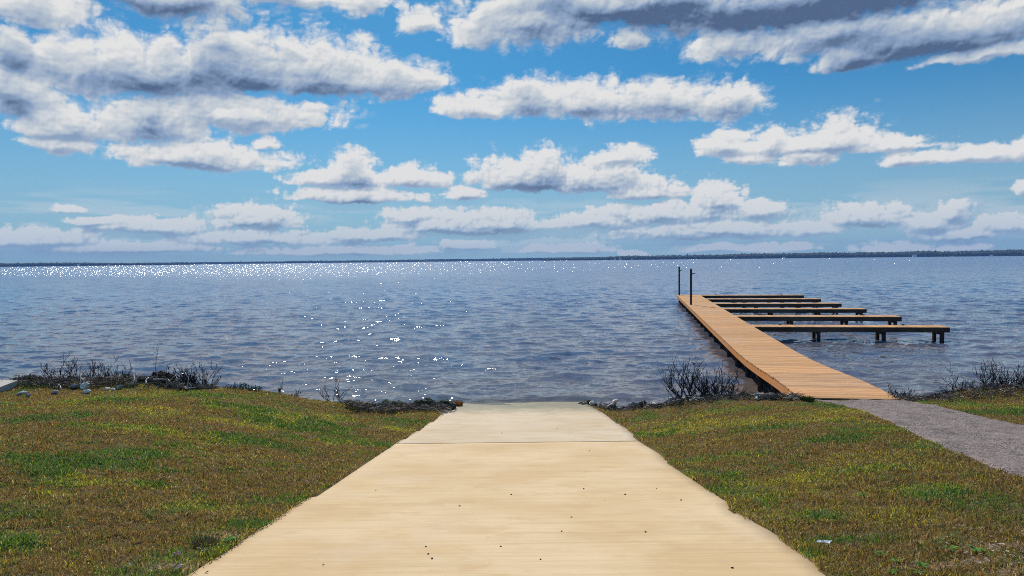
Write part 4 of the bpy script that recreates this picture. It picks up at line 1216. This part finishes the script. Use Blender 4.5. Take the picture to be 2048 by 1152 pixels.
wood_strip('dark blue line of trees on the left horizon', [(-420, 2800, 16, 3), (0, 3000, 15, 3), (200, 3200, 12, 2), (390, 3500, 9, .5)], 160, 2400, 2, (.024, .036, .014), (.045, .055, .025))
wood_strip('dark tree covered headland along the right horizon', [(1085, 3900, 10, 2), (1180, 3500, 14, 4), (1500, 3100, 16, 7), (2048, 2600, 15, 8), (2500, 2400, 15, 8)], 200, 5200, 3, (.026, .034, .016), (.05, .055, .028))

HW = simple('white siding', (.75, .74, .72), (.82, .81, .79), 1, .8); HR = simple('grey roof', (.30, .29, .28), (.4, .39, .38), 1, .8)
def house(px, D, w, h, label, group=None):
    x = (px-1024)/F*D
    root = empty('lake_house', (x, D, 1.0)); tag(root, label, 'house', group)
    mb = MB(); mb.box((0, 0, h/2), (w, w*.6, h)); mb.build('wall', HW, root)
    mb = MB(); a, b = w*.54, w*.34
    mb.quad([(-a, -b, h), (a, -b, h), (a, 0, h+w*.18), (-a, 0, h+w*.18)]); mb.quad([(-a, 0, h+w*.18), (a, 0, h+w*.18), (a, b, h), (-a, b, h)])
    mb.quad([(-a, -b, h), (-a, 0, h+w*.18), (-a, b, h)]); mb.quad([(a, -b, h), (a, b, h), (a, 0, h+w*.18)])
    mb.build('roof', HR if px % 2 else HW, root)
for (px, D, w, h, lab) in [(158, 3120, 10, 4, 'white house at the water, leftmost on the far shore'), (219, 3210, 9, 4, 'white house on the far shore right of the leftmost'),
                           (409, 4880, 14, 5, 'small pale house where the left wood fades out'), (1013, 5150, 18, 5, 'low white building on the middle far shore'), (1230, 3250, 9, 4, 'white house on the far shore above the open water left of the dock posts'),
                           (1241, 3230, 8, 6, 'taller white house just right of its neighbour left of the dock posts'), (1264, 3210, 8, 3, 'small white boathouse left of the dock posts on the far shore'), (1568, 2980, 9, 3, 'white shed on the far shore above the finger piers'),
                           (1829, 2740, 14, 6, 'largest white lake house on the right far shore'), (1983, 2590, 10, 3, 'low white boathouse near the right edge of the far shore')]:
    house(px, D, w, h, lab)
# water tower and mast
D = 3450; x = (1375-1024)/F*D
root = empty('water_tower', (x, D, 8)); tag(root, 'water tower rising above the trees left of the dock posts', 'water tower')
mb = MB(); mb.tube([(0, 0, 14), (0, 0, 16), (0, 0, 20), (0, 0, 22.5)], [2, 5, 5, 1], 12); mb.build('tank', simple('tower steel', (.35, .38, .42), (.4, .43, .46), 1, .6), root)
for a in range(4):
    mb = MB(); c_, s_ = math.cos(a*1.57+.6)*4, math.sin(a*1.57+.6)*4; mb.tube([(c_, s_, 0), (c_*.8, s_*.8, 15)], .5, 6); mb.build('leg', HR, root)
D = 5250; x = (1055-1024)/F*D
root = empty('radio_mast', (x, D, 4)); tag(root, 'thin radio mast faint above the middle of the far shore', 'mast')
mb = MB(); mb.tube([(0, 0, 0), (0, 0, 68)], [.9, .5], 6); mb.build('tower', HR, root)
mb = MB()
for zz in (20, 40, 60): mb.box((0, 0, zz), (3, .5, 1.2))
mb.build('antennas', HR, root)

# ------------------------------------------------------------------ haze
def haze():
    mb = MB(); mb.box((0, 2700, 60), (13000, 6600, 130))
    me = bpy.data.meshes.new('haze'); me.from_pydata(mb.V, [], mb.F); me.update()
    mt, k, out = material('lake haze')
    v = k.add('ShaderNodeVolumePrincipled', {'Color': (.26, .50, 1.0, 1), 'Density': HAZE, 'Anisotropy': .0})
    k.l.new(v.outputs[0], out.inputs['Volume'])
    o = link('haze', me, mt); tag(o, 'thin blue haze over the lake', 'haze', kind='stuff')
HAZE = 0.9e-4
haze()
